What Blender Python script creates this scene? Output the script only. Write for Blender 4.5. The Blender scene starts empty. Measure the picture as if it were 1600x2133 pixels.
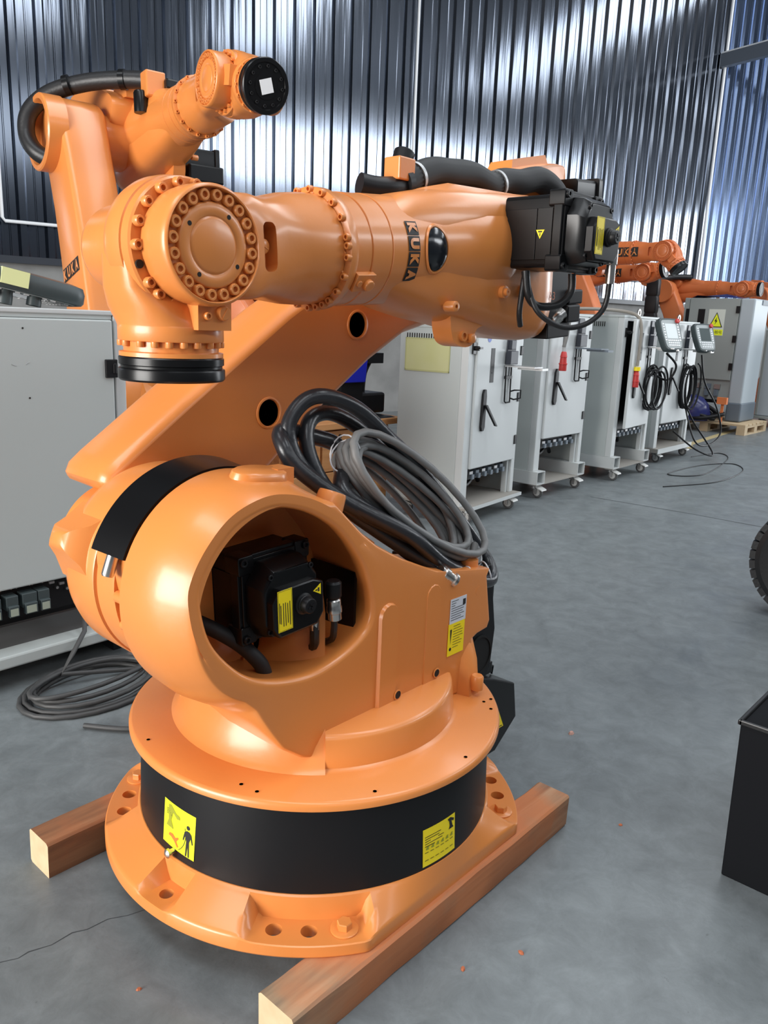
import bpy, bmesh, math, random
from mathutils import Matrix, Vector
R = math.radians
random.seed(7)
SC = bpy.context.scene
COL = SC.collection

# ---------------------------------------------------------------- camera
cd = bpy.data.cameras.new('camera'); cam = bpy.data.objects.new('camera', cd); COL.objects.link(cam)
cd.sensor_fit = 'VERTICAL'; cd.sensor_height = 36; cd.lens = 1663 / 2133 * 36; cd.clip_start = 0.05
cam.matrix_world = Matrix(((0.66768, 0.14804, -0.72958, -1.3797), (-0.74345, 0.18318, -0.64321, -1.4276),
                           (0.03842, 0.97187, 0.23237, 1.42), (0, 0, 0, 1)))
SC.camera = cam

# ---------------------------------------------------------------- world, exposure, daylight through the windows
w = bpy.data.worlds.new('world'); SC.world = w; w.use_nodes = True
w.node_tree.nodes['Background'].inputs[0].default_value = (0.75, 0.85, 1, 1)
w.node_tree.nodes['Background'].inputs[1].default_value = 1.0
VS = SC.view_settings
VS.view_transform = 'Standard'; VS.look = 'None'; VS.gamma = 1; VS.use_curve_mapping = False; VS.exposure = 0.0

def area(name, loc, to, sx, sy, power, color=(1, 1, 1)):
    l = bpy.data.lights.new(name, 'AREA'); l.shape = 'RECTANGLE'; l.size = sx; l.size_y = sy; l.energy = power; l.color = color
    o = bpy.data.objects.new(name, l); COL.objects.link(o); o.location = loc
    o.rotation_euler = (Vector(to) - Vector(loc)).to_track_quat('-Z', 'Y').to_euler()
    return o
DAY = (0.93, 0.97, 1.0)
area('daylight_loading_door', (-7.85, 1.2, 2.1), (0, 1.2, 2.1), 4.6, 3.6, 1050, (1, .97, .93))
area('daylight_window_band', (-.2, -8.85, 6.7), (-.2, 0, 6.7), 14.4, 1.7, 170, DAY)
area('daylight_window_band', (14.6, -8.85, 6.7), (14.6, 0, 6.7), 14.4, 1.7, 850, DAY)
area('daylight_right_door', (21.85, -4.0, 2.6), (0, -4.0, 2.6), 5.8, 5.0, 850, DAY)
for k, sx_ in enumerate((-3.5, 2.5, 8.5, 16.2)):
    area('daylight_skylight', (sx_, -1.5, 8.75), (sx_, -1.5, 0), 2.0, 9.0, 360, DAY)

# ---------------------------------------------------------------- materials
MATS = {}
def mat(name, col, rough=.5, metal=0., coat=0., noise=None, bump=0., bscale=60., spec=.5, alpha=1., trans=0., emit=None, coat_r=.1):
    if name in MATS: return MATS[name]
    m = bpy.data.materials.new(name); m.use_nodes = True; nt = m.node_tree; b = nt.nodes['Principled BSDF']
    c = tuple(col) + (1,)
    b.inputs['Base Color'].default_value = c; b.inputs['Roughness'].default_value = rough; b.inputs['Metallic'].default_value = metal
    b.inputs['Coat Weight'].default_value = coat; b.inputs['Coat Roughness'].default_value = coat_r
    b.inputs['Specular IOR Level'].default_value = spec
    if alpha < 1: b.inputs['Alpha'].default_value = alpha
    if trans: b.inputs['Transmission Weight'].default_value = trans
    if emit: b.inputs['Emission Color'].default_value = tuple(emit[0]) + (1,); b.inputs['Emission Strength'].default_value = emit[1]
    if noise or bump:
        tc = nt.nodes.new('ShaderNodeTexCoord')
    if noise:   # (scale, amount, second colour)
        n = nt.nodes.new('ShaderNodeTexNoise'); n.inputs['Scale'].default_value = noise[0]; n.inputs['Detail'].default_value = 6
        nt.links.new(tc.outputs['Object'], n.inputs['Vector'])
        r = nt.nodes.new('ShaderNodeValToRGB'); r.color_ramp.elements[0].position = .35; r.color_ramp.elements[1].position = .72
        r.color_ramp.elements[0].color = c; r.color_ramp.elements[1].color = tuple(noise[2]) + (1,)
        nt.links.new(n.outputs['Fac'], r.inputs['Fac'])
        mx = nt.nodes.new('ShaderNodeMixRGB'); mx.inputs['Fac'].default_value = noise[1]; mx.inputs['Color1'].default_value = c
        nt.links.new(r.outputs['Color'], mx.inputs['Color2']); nt.links.new(mx.outputs['Color'], b.inputs['Base Color'])
    if bump:
        n2 = nt.nodes.new('ShaderNodeTexNoise'); n2.inputs['Scale'].default_value = bscale; n2.inputs['Detail'].default_value = 3
        nt.links.new(tc.outputs['Object'], n2.inputs['Vector'])
        bp = nt.nodes.new('ShaderNodeBump'); bp.inputs['Strength'].default_value = bump; bp.inputs['Distance'].default_value = .01
        nt.links.new(n2.outputs['Fac'], bp.inputs['Height']); nt.links.new(bp.outputs['Normal'], b.inputs['Normal'])
    MATS[name] = m
    return m
ORANGE = mat('orange_paint', (.70, .238, .056), .36, coat=.3, coat_r=.16, noise=(3, .35, (.64, .205, .044)), bump=.035, bscale=45)
ORANGE_OLD = mat('orange_paint_old', (.62, .165, .045), .45, coat=.2, noise=(4, .4, (.5, .12, .03)))
BLACK = mat('black_paint', (.0055, .0055, .006), .28, spec=.32)
BLACKM = mat('black_satin', (.008, .008, .009), .42, spec=.27)
RUBBER = mat('black_rubber', (.014, .014, .015), .42, bump=.08, bscale=90)
BOXBLK = mat('black_powder_coat', (.004, .0045, .006), .7, spec=.12)
HOSE = mat('black_braid', (.010, .010, .011), .62)
HOLE = mat('hole_shade', (.01, .006, .004), .8)  # near-black colour stands for the shade inside holes and slots
YELLOW = mat('yellow_label', (.93, .72, .01), .45)
YGREEN = mat('yellow_green_label', (.86, .93, .02), .45)
YPALE = mat('pale_yellow_paper', (.72, .74, .36), .8)
INK = mat('black_ink', (.012, .012, .012), .6)
REDINK = mat('red_ink', (.85, .16, .02), .6)
WHITE = mat('white_label', (.82, .83, .84), .5)
SILVER = mat('bright_metal', (.62, .60, .57), .28, 1.)
STEEL = mat('dull_steel', (.42, .42, .42), .45, 1.)
CAB = mat('cabinet_grey', (.44, .475, .465), .42, noise=(2.5, .25, (.40, .43, .42)))
CABW = mat('cabinet_white', (.53, .55, .545), .42, noise=(2.5, .2, (.49, .51, .5)))
CABD = mat('cabinet_dark_grey', (.30, .325, .31), .45, noise=(2.5, .2, (.27, .29, .28)))
CABB = mat('cabinet_blue_grey', (.42, .47, .50), .45)
FOOT = mat('plinth_blue_grey', (.13, .16, .19), .5)
GREYCAB = mat('grey_cable_sheath', (.20, .20, .195), .5, noise=(30, .5, (.14, .14, .14)))
BLACKCAB = mat('black_cable_sheath', (.016, .017, .020), .3, bump=.1, bscale=50, noise=(12, .5, (.035, .036, .04)))
PEND = mat('pendant_green_grey', (.045, .06, .062), .42)
PENDL = mat('pendant_light_grey', (.35, .38, .38), .5)
SCREEN = mat('pendant_screen', (.10, .12, .12), .12)
SCREENL = mat('pendant_screen_painted_glare', (.75, .8, .8), .15)  # glare on the glass put into the base colour
RED = mat('red_plug', (.50, .035, .03), .45)
BLUE = mat('blue_bin', (.012, .02, .42), .4)
BRASS = mat('brass', (.45, .34, .14), .35, 1.)
TIE = mat('cable_tie', (.85, .85, .87), .4)
FILM = mat('yellow_film_window', (.50, .50, .24), .35, noise=(5, .5, (.56, .55, .34)))
WHITEPIPE = mat('white_conduit', (.80, .82, .84), .4)
COPPER = mat('copper_orange_tag', (.75, .22, .07), .5)
BLUEF = mat('blue_film', (.02, .025, .12), .25)
WOODP = mat('pallet_wood', (.55, .42, .26), .7, noise=(9, .6, (.40, .29, .17)))

def wood(name, c1, c2, c3, rot=(0, 0, 0), paint=None):
    m = bpy.data.materials.new(name); m.use_nodes = True; nt = m.node_tree; b = nt.nodes['Principled BSDF']; b.inputs['Roughness'].default_value = .65
    tc = nt.nodes.new('ShaderNodeTexCoord'); mp = nt.nodes.new('ShaderNodeMapping'); mp.inputs['Scale'].default_value = (2.0, 26, 26); mp.inputs['Rotation'].default_value = rot
    nt.links.new(tc.outputs['Object'], mp.inputs['Vector'])
    n = nt.nodes.new('ShaderNodeTexNoise'); n.inputs['Scale'].default_value = 1.; n.inputs['Detail'].default_value = 8; n.inputs['Distortion'].default_value = .6
    nt.links.new(mp.outputs['Vector'], n.inputs['Vector'])
    r = nt.nodes.new('ShaderNodeValToRGB'); e = r.color_ramp.elements
    e[0].position = .3; e[0].color = c1 + (1,); e[1].position = .7; e[1].color = c3 + (1,); x = e.new(.5); x.color = c2 + (1,)
    nt.links.new(n.outputs['Fac'], r.inputs['Fac']); out = r.outputs['Color']
    if paint:   # overspray of orange paint, its edge ragged: (colour, axis scale, offset)
        sp = nt.nodes.new('ShaderNodeSeparateXYZ'); nt.links.new(tc.outputs['Object'], sp.inputs[0])
        n3 = nt.nodes.new('ShaderNodeTexNoise'); n3.inputs['Scale'].default_value = 11; n3.inputs['Detail'].default_value = 7
        nt.links.new(tc.outputs['Object'], n3.inputs['Vector'])
        ab = nt.nodes.new('ShaderNodeMath'); ab.operation = 'ABSOLUTE'
        su = nt.nodes.new('ShaderNodeMath'); su.operation = 'SUBTRACT'; su.inputs[1].default_value = paint[1]
        nt.links.new(sp.outputs['X'], su.inputs[0]); nt.links.new(su.outputs[0], ab.inputs[0])
        mr = nt.nodes.new('ShaderNodeMapRange'); mr.inputs[1].default_value = paint[2]; mr.inputs[2].default_value = paint[2] + .22; mr.inputs[3].default_value = 1; mr.inputs[4].default_value = -.15
        nt.links.new(ab.outputs[0], mr.inputs[0])
        ad = nt.nodes.new('ShaderNodeMath'); ad.operation = 'MULTIPLY_ADD'; ad.inputs[1].default_value = 1.6; ad.inputs[2].default_value = -.75
        nt.links.new(n3.outputs['Fac'], ad.inputs[0])
        s2 = nt.nodes.new('ShaderNodeMath'); s2.operation = 'ADD'; s2.use_clamp = True
        nt.links.new(mr.outputs[0], s2.inputs[0]); nt.links.new(ad.outputs[0], s2.inputs[1])
        s3 = nt.nodes.new('ShaderNodeMath'); s3.operation = 'MULTIPLY'; s3.inputs[1].default_value = .85; nt.links.new(s2.outputs[0], s3.inputs[0])
        mx = nt.nodes.new('ShaderNodeMixRGB'); mx.inputs['Color2'].default_value = paint[0] + (1,)
        nt.links.new(s3.outputs[0], mx.inputs['Fac']); nt.links.new(out, mx.inputs['Color1']); out = mx.outputs['Color']
    nt.links.new(out, b.inputs['Base Color'])
    bp = nt.nodes.new('ShaderNodeBump'); bp.inputs['Strength'].default_value = .25; bp.inputs['Distance'].default_value = .01
    nt.links.new(n.outputs['Fac'], bp.inputs['Height']); nt.links.new(bp.outputs['Normal'], b.inputs['Normal'])
    return m
TIMBER = wood('timber_oversprayed', (.12, .09, .065), (.33, .22, .13), (.47, .35, .22), paint=((.54, .165, .05), .06, .38))
TIMBER2 = wood('timber_brown', (.16, .07, .035), (.29, .125, .055), (.38, .18, .085), paint=((.50, .14, .045), .3, .5))
ENDGRAIN = mat('timber_end_grain', (.62, .46, .28), .8, noise=(24, .6, (.48, .33, .18)))
DESKW = wood('desk_pine', (.40, .16, .055), (.50, .22, .075), (.56, .27, .10))

# ---------------------------------------------------------------- mesh helpers
def catmull(pts, n=6, closed=False):
    P = [Vector(p) for p in pts]; out = []; L = len(P)
    for i in range(L if closed else L - 1):
        if closed: a, b, c, d = P[i - 1], P[i], P[(i + 1) % L], P[(i + 2) % L]
        else: a, b, c, d = P[max(i - 1, 0)], P[i], P[i + 1], P[min(i + 2, L - 1)]
        for k in range(n):
            t = k / n; out.append(.5 * ((2 * b) + (c - a) * t + (2 * a - 5 * b + 4 * c - d) * t * t + (3 * b - a - 3 * c + d) * t ** 3))
    if not closed: out.append(P[-1])
    return out

class MB:
    def __init__(s): s.v = []; s.f = []
    def add(s, vs, fs, M=None):
        o = len(s.v); s.v += [tuple(M @ Vector(p)) if M else tuple(p) for p in vs]; s.f += [tuple(i + o for i in f) for f in fs]; return s
    def box(s, x0, x1, y0, y1, z0, z1, M=None):
        return s.add([(x0, y0, z0), (x1, y0, z0), (x1, y1, z0), (x0, y1, z0), (x0, y0, z1), (x1, y0, z1), (x1, y1, z1), (x0, y1, z1)],
                     [(0, 3, 2, 1), (4, 5, 6, 7), (0, 1, 5, 4), (1, 2, 6, 5), (2, 3, 7, 6), (3, 0, 4, 7)], M)
    def lathe(s, prof, seg=48, M=None, a0=0., a1=360.):   # prof: (r, z) about Z; M maps to place
        full = abs(a1 - a0) >= 359.9; n = seg if full else seg + 1; vs = []; fs = []
        for r, z in prof:
            for k in range(n):
                a = R(a0 + (a1 - a0) * k / seg); vs.append((r * math.cos(a), r * math.sin(a), z))
        for j in range(len(prof) - 1):
            for k in range(seg):
                k2 = (k + 1) % n; fs.append((j * n + k, j * n + k2, (j + 1) * n + k2, (j + 1) * n + k))
        if full:
            if prof[0][0] > 1e-6: fs.append(tuple(range(n))[::-1])
            if prof[-1][0] > 1e-6: fs.append(tuple((len(prof) - 1) * n + k for k in range(n)))
        elif len(prof) > 2:
            fs.append(tuple(j * n for j in range(len(prof)))); fs.append(tuple(j * n + seg for j in range(len(prof))))
        return s.add(vs, fs, M)
    def prism(s, out, h0, h1, M=None):   # outline (x, y) extruded z h0..h1
        n = len(out); vs = [(x, y, h0) for x, y in out] + [(x, y, h1) for x, y in out]
        return s.add(vs, [tuple(range(n))[::-1], tuple(range(n, 2 * n))] + [(k, (k + 1) % n, n + (k + 1) % n, n + k) for k in range(n)], M)
    def loft(s, loops, M=None, cap0=True, cap1=True, closed=True):
        n = len(loops[0]); vs = [p for l in loops for p in l]; fs = []
        for j in range(len(loops) - 1):
            for k in range(n if closed else n - 1):
                k2 = (k + 1) % n; fs.append((j * n + k, j * n + k2, (j + 1) * n + k2, (j + 1) * n + k))
        if cap0: fs.append(tuple(range(n))[::-1])
        if cap1: fs.append(tuple((len(loops) - 1) * n + k for k in range(n)))
        return s.add(vs, fs, M)
    def tube(s, pts, r, seg=10, M=None, closed=False, n=0, rib=0.):
        P = catmull(pts, n, closed) if n else [Vector(p) for p in pts]
        L = len(P); loops = []; up = None
        for i in range(L):
            a = P[i - 1] if (i or closed) else P[i]; b = P[(i + 1) % L] if (i < L - 1 or closed) else P[i]
            t = (b - a).normalized()
            if up is None:
                up = t.cross(Vector((0, 0, 1)));
                if up.length < .1: up = t.cross(Vector((1, 0, 0)))
                up.normalize()
            up = (up - t * up.dot(t)).normalized(); q = t.cross(up)
            rr = r[i] if isinstance(r, (list, tuple)) else r
            loops.append([tuple(P[i] + (up * math.cos(2 * math.pi * k / seg) + q * math.sin(2 * math.pi * k / seg)) * rr * (1 + (rib if k % 2 else -rib))) for k in range(seg)])
        if closed: loops.append(loops[0])
        return s.loft(loops, M, not closed, not closed)
    def hexbolt(s, r, h, M=None, socket=True, seg=12):
        if socket: return s.lathe([(r * .62, -h * .02), (r, 0), (r, h * .82), (r * .86, h), (r * .55, h), (r * .5, h * .96), (r * .48, h * .45), (0, h * .45)], seg, M)
        return s.lathe([(r, 0), (r, h * .9), (r * .9, h), (0, h)], 6, M)
    def mesh(s, name):
        me = bpy.data.meshes.new(name); me.from_pydata(s.v, [], s.f); me.update()
        bm = bmesh.new(); bm.from_mesh(me); bmesh.ops.recalc_face_normals(bm, faces=bm.faces); bm.to_mesh(me); bm.free()
        return me
    def obj(s, name, m, parent=None, ang=38, bevel=0., seg=2, M=None):
        me = s.mesh(name)
        return mobj(name, me, m, parent, ang, bevel, seg, M)

def mobj(name, me, m, parent=None, ang=38, bevel=0., seg=2, M=None):
    if m and not me.materials: me.materials.append(m)
    if ang: me.shade_smooth(); me.set_sharp_from_angle(angle=R(ang))
    o = bpy.data.objects.new(name, me); COL.objects.link(o)
    if parent: o.parent = parent
    if M: o.matrix_local = M
    if bevel:
        b = o.modifiers.new('bevel', 'BEVEL'); b.width = bevel; b.segments = seg; b.limit_method = 'ANGLE'; b.angle_limit = R(38); b.harden_normals = False
    return o
def tag(o, label=None, cat=None, group=None, kind=None):
    if label: o['label'] = label
    if cat: o['category'] = cat
    if group: o['group'] = group
    if kind: o['kind'] = kind
    return o
def empty(name, loc, rz, label, cat, group=None):
    o = bpy.data.objects.new(name, None); COL.objects.link(o); o.location = loc; o.rotation_euler = (0, 0, rz); o.empty_display_size = .1
    return tag(o, label, cat, group)
T = lambda x, y, z: Matrix.Translation((x, y, z))
RX = lambda a: Matrix.Rotation(R(a), 4, 'X')
RY = lambda a: Matrix.Rotation(R(a), 4, 'Y')
RZ = lambda a: Matrix.Rotation(R(a), 4, 'Z')
YAX = RX(90)          # local Z -> world -Y
XAX = RY(90)          # local Z -> world +X
def link(o, parent, me=None, M=None):   # a copy sharing mesh data
    c = o.copy(); COL.objects.link(c); c.parent = parent
    if M: c.matrix_local = M
    return c
def text_mesh(body, size, depth=0., align='CENTER', bold=0.):
    cu = bpy.data.curves.new('txt', 'FONT'); cu.body = body; cu.size = size; cu.align_x = align; cu.align_y = 'CENTER'; cu.extrude = depth; cu.resolution_u = 3; cu.offset = bold
    o = bpy.data.objects.new('txt', cu); COL.objects.link(o); bpy.context.view_layer.update()
    me = bpy.data.meshes.new_from_object(o.evaluated_get(bpy.context.evaluated_depsgraph_get()))
    bpy.data.objects.remove(o); bpy.data.curves.remove(cu); me.materials.clear()
    return me
def lettering(body, size, m, parent, M, warp=None, name='lettering', sx=1., bold=0.):
    me = text_mesh(body, size, bold=bold)
    for v in me.vertices:
        v.co.x *= sx
        if warp: v.co = warp(v.co.x, v.co.y)
    return mobj(name, me, m, parent, 0, 0, 2, M)
def quad(name, w, h, m, parent, M, t=.0006):   # a thin sticker centred on M's XY plane
    return MB().box(-w / 2, w / 2, -h / 2, h / 2, 0, t).obj(name, m, parent, 0, M=M)
def bolts(parent, mats, r, h, m, name='bolt', first=None):
    me = MB().hexbolt(r, h).mesh(name); out = []
    for M in mats: out.append(mobj(name, me, m, parent, 38, 0, 2, M))
    return out
# ---------------------------------------------------------------- the hall
def floor_mat():
    m = bpy.data.materials.new('concrete_floor'); m.use_nodes = True; nt = m.node_tree; b = nt.nodes['Principled BSDF']; L = nt.links.new
    tc = nt.nodes.new('ShaderNodeTexCoord')
    def noise(s, d, dist=0., rough=.55):
        n = nt.nodes.new('ShaderNodeTexNoise'); n.inputs['Scale'].default_value = s; n.inputs['Detail'].default_value = d; n.inputs['Distortion'].default_value = dist; n.inputs['Roughness'].default_value = rough
        L(tc.outputs['Object'], n.inputs['Vector']); return n.outputs['Fac']
    def ramp(f, stops):
        r = nt.nodes.new('ShaderNodeValToRGB'); e = r.color_ramp.elements; e[0].position, e[0].color = stops[0]; e[1].position, e[1].color = stops[-1]
        for p, c in stops[1:-1]: x = e.new(p); x.color = c
        L(f, r.inputs['Fac']); return r.outputs['Color']
    g = lambda v, t=1.: (v * .81 * t, v * .90, v * .93, 1)
    a = ramp(noise(1.1, 9, .6, .65), [(.3, g(.135)), (.5, g(.19)), (.72, g(.26))])
    c = ramp(noise(9, 10, .5, .75), [(.30, g(.10)), (.5, g(.19)), (.70, g(.29))])
    mx = nt.nodes.new('ShaderNodeMixRGB'); mx.inputs['Fac'].default_value = .5; L(a, mx.inputs['Color1']); L(c, mx.inputs['Color2'])
    sp = ramp(noise(55, 4, 0, .7), [(.26, (0, 0, 0, 1)), (.34, (1, 1, 1, 1))])
    mu = nt.nodes.new('ShaderNodeMixRGB'); mu.blend_type = 'MULTIPLY'; mu.inputs['Fac'].default_value = .35; L(mx.outputs['Color'], mu.inputs['Color1']); L(sp, mu.inputs['Color2'])
    L(mu.outputs['Color'], b.inputs['Base Color'])
    rr = ramp(noise(2.2, 7, 1.0), [(.3, (.28, .28, .28, 1)), (.7, (.5, .5, .5, 1))]); L(rr, b.inputs['Roughness'])
    bp = nt.nodes.new('ShaderNodeBump'); bp.inputs['Strength'].default_value = .06; bp.inputs['Distance'].default_value = .01
    L(noise(40, 6), bp.inputs['Height']); L(bp.outputs['Normal'], b.inputs['Normal'])
    return m
FLOOR = floor_mat()
fl = MB().box(-8, 22, -9, 13, -.1, 0).obj('floor', FLOOR, ang=0); tag(fl, kind='structure')
# saw-cut joints and a hairline crack
JOINT = mat('joint_filler', (.05, .055, .06), .7)
def strip(name, pts, wd, m=JOINT, z=.0008):
    mb = MB(); P = [Vector((x, y, z)) for x, y in pts]
    l = []; r = []
    for i, p in enumerate(P):
        d = (P[min(i + 1, len(P) - 1)] - P[max(i - 1, 0)]).normalized(); nrm = Vector((-d.y, d.x, 0)); ww = wd if not isinstance(wd, list) else wd[i]
        l.append(p + nrm * ww / 2); r.append(p - nrm * ww / 2)
    return mb.loft([l, r], cap0=False, cap1=False, closed=False).obj(name, m, fl, 0)
strip('floor_joint', [(4.995, -.6), (4.99, .29), (4.99, .84), (4.955, 1.31), (4.92, 1.735)], .014)
strip('floor_crack', [(-.95, .21), (-.86, .18), (-.803, .167), (-.77, .15), (-.746, .152), (-.70, .135), (-.65, .137), (-.62, .122), (-.57, .118), (-.53, .095), (-.487, .082)], [.001, .0015, .002, .0015, .003, .0015, .003, .002, .002, .0015, .001])
strip('floor_line', [(8.7, 2.33), (9.05, 2.5), (10.5, 2.62), (13, 2.8)], .10, mat('worn_yellow_line', (.42, .34, .17), .7))

CONCRETE = mat('concrete_wall', (.20, .20, .195), .85, noise=(2.2, .8, (.30, .30, .29)), bump=.3, bscale=9)
def clad_mat(name, base, rough=.2):
    m = mat(name, base, rough, 1.0, coat=.0); nt = m.node_tree; b = nt.nodes['Principled BSDF']
    tc = nt.nodes.new('ShaderNodeTexCoord'); mp = nt.nodes.new('ShaderNodeMapping'); mp.inputs['Scale'].default_value = (3.0, 1, .16)
    n = nt.nodes.new('ShaderNodeTexNoise'); n.inputs['Scale'].default_value = 2.0; n.inputs['Detail'].default_value = 3
    nt.links.new(tc.outputs['Object'], mp.inputs['Vector']); nt.links.new(mp.outputs['Vector'], n.inputs['Vector'])
    bp = nt.nodes.new('ShaderNodeBump'); bp.inputs['Strength'].default_value = .3; bp.inputs['Distance'].default_value = .02
    nt.links.new(n.outputs['Fac'], bp.inputs['Height']); nt.links.new(bp.outputs['Normal'], b.inputs['Normal'])
    return m
CLAD = clad_mat('navy_steel_cladding', (.165, .185, .222), .14)
CLADB = clad_mat('curtain_haze_cladding', (.15, .20, .31), .24)  # bluer tint stands for the haze of a plastic curtain before the wall
WM = T(2.883, 8.482, 0) @ RZ(-14.024)
wb = MB().box(-12, 20, .02, .3, 0, 1.99).obj('wall_back', CONCRETE, ang=0, M=WM); tag(wb, kind='structure')
def sheet_mesh(n=4, pitch=.30, h=7.2):
    prof = []
    for k in range(n):
        x = k * pitch
        prof += [(x, 0), (x + .055, 0), (x + .062, -.006), (x + .072, -.006), (x + .079, 0), (x + .15, 0), (x + .178, -.042), (x + .248, -.042), (x + .276, 0)]
    prof.append((n * pitch + .004, 0)); prof.append((n * pitch + .004, .006))
    return MB().loft([[(x, y, 0) for x, y in prof], [(x, y, h) for x, y in prof]], cap0=False, cap1=False, closed=False).mesh('cladding_sheet')
sm_ = sheet_mesh(); sm2 = sheet_mesh()
for k in range(-10, 18):
    t0 = k * 1.2 + .06
    if t0 > 19.5: break
    mobj('cladding_sheet', sm_ if t0 < 13.0 else sm2, CLAD if t0 < 13.0 else CLADB, wb, 12, M=T(t0, 0, 1.99))
MB().box(-12, 20, -.055, .02, 1.92, 2.0).obj('base_flashing', mat('dark_flashing', (.03, .035, .045), .35), wb, 0)
def conduit(pts, r=.016): return MB().tube(pts, r, 10).obj('conduit', WHITEPIPE, wb)
conduit([(.04, -.08, 9), (.04, -.08, 2.42), (.07, -.08, 2.38), (19, -.08, 2.36)], .02)
conduit([(5.82, -.08, 9), (5.82, -.08, 2.05)], .02)
conduit([(13.17, -.09, 9), (13.17, -.09, 1.65)], .028)
rail = MB().box(13.07, 13.21, -5, -.03, 6.46, 6.70).obj('trim_1', mat('rail_grey', (.10, .12, .15), .5), ang=0, bevel=.004, M=WM); tag(rail, kind='structure')
MB().tube([(13.13, -.02, 6.72), (13.13, -5, 6.72)], .025, 8).obj('rail_tube', WHITEPIPE, rail)

PLAIN = mat('hall_wall_paint', (.085, .095, .11), .6)
def wall(name, boxes, m=PLAIN):
    mb = MB()
    for b in boxes: mb.box(*b)
    return tag(mb.obj(name, m, ang=0), kind='structure')
wall('wall_front', [(-8, 22, -9.2, -9, 0, 5.8), (-8, 22, -9.2, -9, 7.6, 9)] + [(x, x + .14, -9.15, -9, 5.8, 7.6) for x in range(-8, 22, 3)])
wall('wall_left', [(-8.2, -8, -9, -1.2, 0, 9), (-8.2, -8, 3.6, 13, 0, 9), (-8.2, -8, -1.2, 3.6, 4.0, 9)])
wall('wall_right', [(22, 22.2, -9, 13, 5.2, 9), (22, 22.2, -9, -7, 0, 5.2), (22, 22.2, -1, 13, 0, 5.2)])
xs_ = [(-8, -4.6), (-2.4, 1.4), (3.6, 7.4), (9.6, 15.1), (17.3, 22)]
wall('ceiling', [(a, b, -9, 13, 9, 9.2) for a, b in xs_] + [(xs_[k][1], xs_[k + 1][0], y0, y1, 9, 9.2) for k in range(4) for y0, y1 in ((-9, -6.2), (3.2, 13))], mat('roof_sheet', (.07, .08, .095), .6))
# ---------------------------------------------------------------- six-axis robots: meshes in joint frames
# base frame: X backwards, -Y the motor side, Z up, origin under axis 1
def ray_hit(poly, c, a):
    dx, dy = math.cos(a), math.sin(a); best = None
    for i in range(len(poly)):
        (x1, y1), (x2, y2) = poly[i], poly[(i + 1) % len(poly)]
        ex, ey = x2 - x1, y2 - y1; den = dx * ey - dy * ex
        if abs(den) < 1e-12: continue
        t = ((x1 - c[0]) * ey - (y1 - c[1]) * ex) / den; u = ((x1 - c[0]) * dy - (y1 - c[1]) * dx) / den
        if t > 0 and -1e-9 <= u <= 1 + 1e-9 and (best is None or t > best): best = t
    return (c[0] + dx * best, c[1] + dy * best)
def arc(cx, cy, r, a0, a1, n):
    return [(cx + r * math.cos(R(a0 + (a1 - a0) * k / n)), cy + r * math.sin(R(a0 + (a1 - a0) * k / n))) for k in range(n + 1)]
XZ = Matrix(((1, 0, 0, 0), (0, 0, -1, 0), (0, 1, 0, 0), (0, 0, 0, 1)))     # prism plane (x, z), height -> -Y
def smooth2(pts, n=6): return [(p.x, p.y) for p in catmull([(x, y, 0) for x, y in pts], n, True)]
def rbox(w, h, r, n=4):
    o = []
    for cx, cy, a in ((w - r, h - r, 0), (-w + r, h - r, 90), (-w + r, -h + r, 180), (w - r, -h + r, 270)): o += arc(cx, cy, r, a, a + 90, n)
    return o

def cut(me, cutter):
    a = bpy.data.objects.new('cut_a', me); b = bpy.data.objects.new('cut_b', cutter.mesh('cut_b')); COL.objects.link(a); COL.objects.link(b)
    m = a.modifiers.new('b', 'BOOLEAN'); m.operation = 'DIFFERENCE'; m.object = b; m.solver = 'EXACT'; m.use_self = True
    bpy.context.view_layer.update()
    r = bpy.data.meshes.new_from_object(a.evaluated_get(bpy.context.evaluated_depsgraph_get())); r.name = me.name
    bpy.data.objects.remove(a); bpy.data.objects.remove(b)
    return r
def base_mesh():
    N = 288; Rb = .556; ymax = .474; pads = (45, 135, 225, 315)
    rs = [(.0, 0), (1., 0.)]; loops = []
    def rout(a):
        c, s = abs(math.cos(a)), abs(math.sin(a)); return min(Rb, ymax / s if s > 1e-6 else 9)
    def inpad(a):
        d = math.degrees(a) % 360
        w = min(min(abs(d - p) for p in pads) - 14.5, abs(d - 185) - 5.2)
        return max(0., min(1., -w / 2.2 + .5))
    def loop(fr, zf):
        out = []
        for k in range(N):
            a = 2 * math.pi * k / N; ro = rout(a); r = .468 + (ro - .468) * fr if fr >= 0 else .40
            out.append((r * math.cos(a), r * math.sin(a), zf(a, fr)))
        return out
    def zs(a, fr):
        zt = .036 + (1 - fr) * .05
        return zt + (.03 - zt) * inpad(a)
    loops = [loop(.97, lambda a, f: 0), loop(1, lambda a, f: .004), loop(1, lambda a, f: .032 - .004 * inpad(a)), loop(.97, lambda a, f: .037 - .007 * inpad(a))]
    for fr in (.9, .75, .6, .45, .3, .18, .1): loops.append(loop(fr, zs))
    loops.append(loop(.05, lambda a, f: .083)); loops.append(loop(0, lambda a, f: .086)); loops.append(loop(-1, lambda a, f: .086))
    mb = MB().loft(loops); c = MB()
    for p in pads:
        for d in (-8.6, 0, 8.6):
            if (p == 225 and d > 0) or (p == 135 and d < 0) or (p == 315 and d < 0) or (p == 45 and d > 0): continue
            c.lathe([(.0185, -.02), (.0185, .07)], 24, T(.511 * math.cos(R(p + d)), .511 * math.sin(R(p + d)), 0))
    c.lathe([(.0165, -.02), (.0165, .07)], 24, T(-.51, -.045, 0))
    return cut(mb.mesh('base_frame'), c)
def drum_mesh(): return MB().lathe([(.44, .075), (.466, .078), (.462, .2), (.455, .305), (.44, .305)], 128).mesh('drum_cover')

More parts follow.
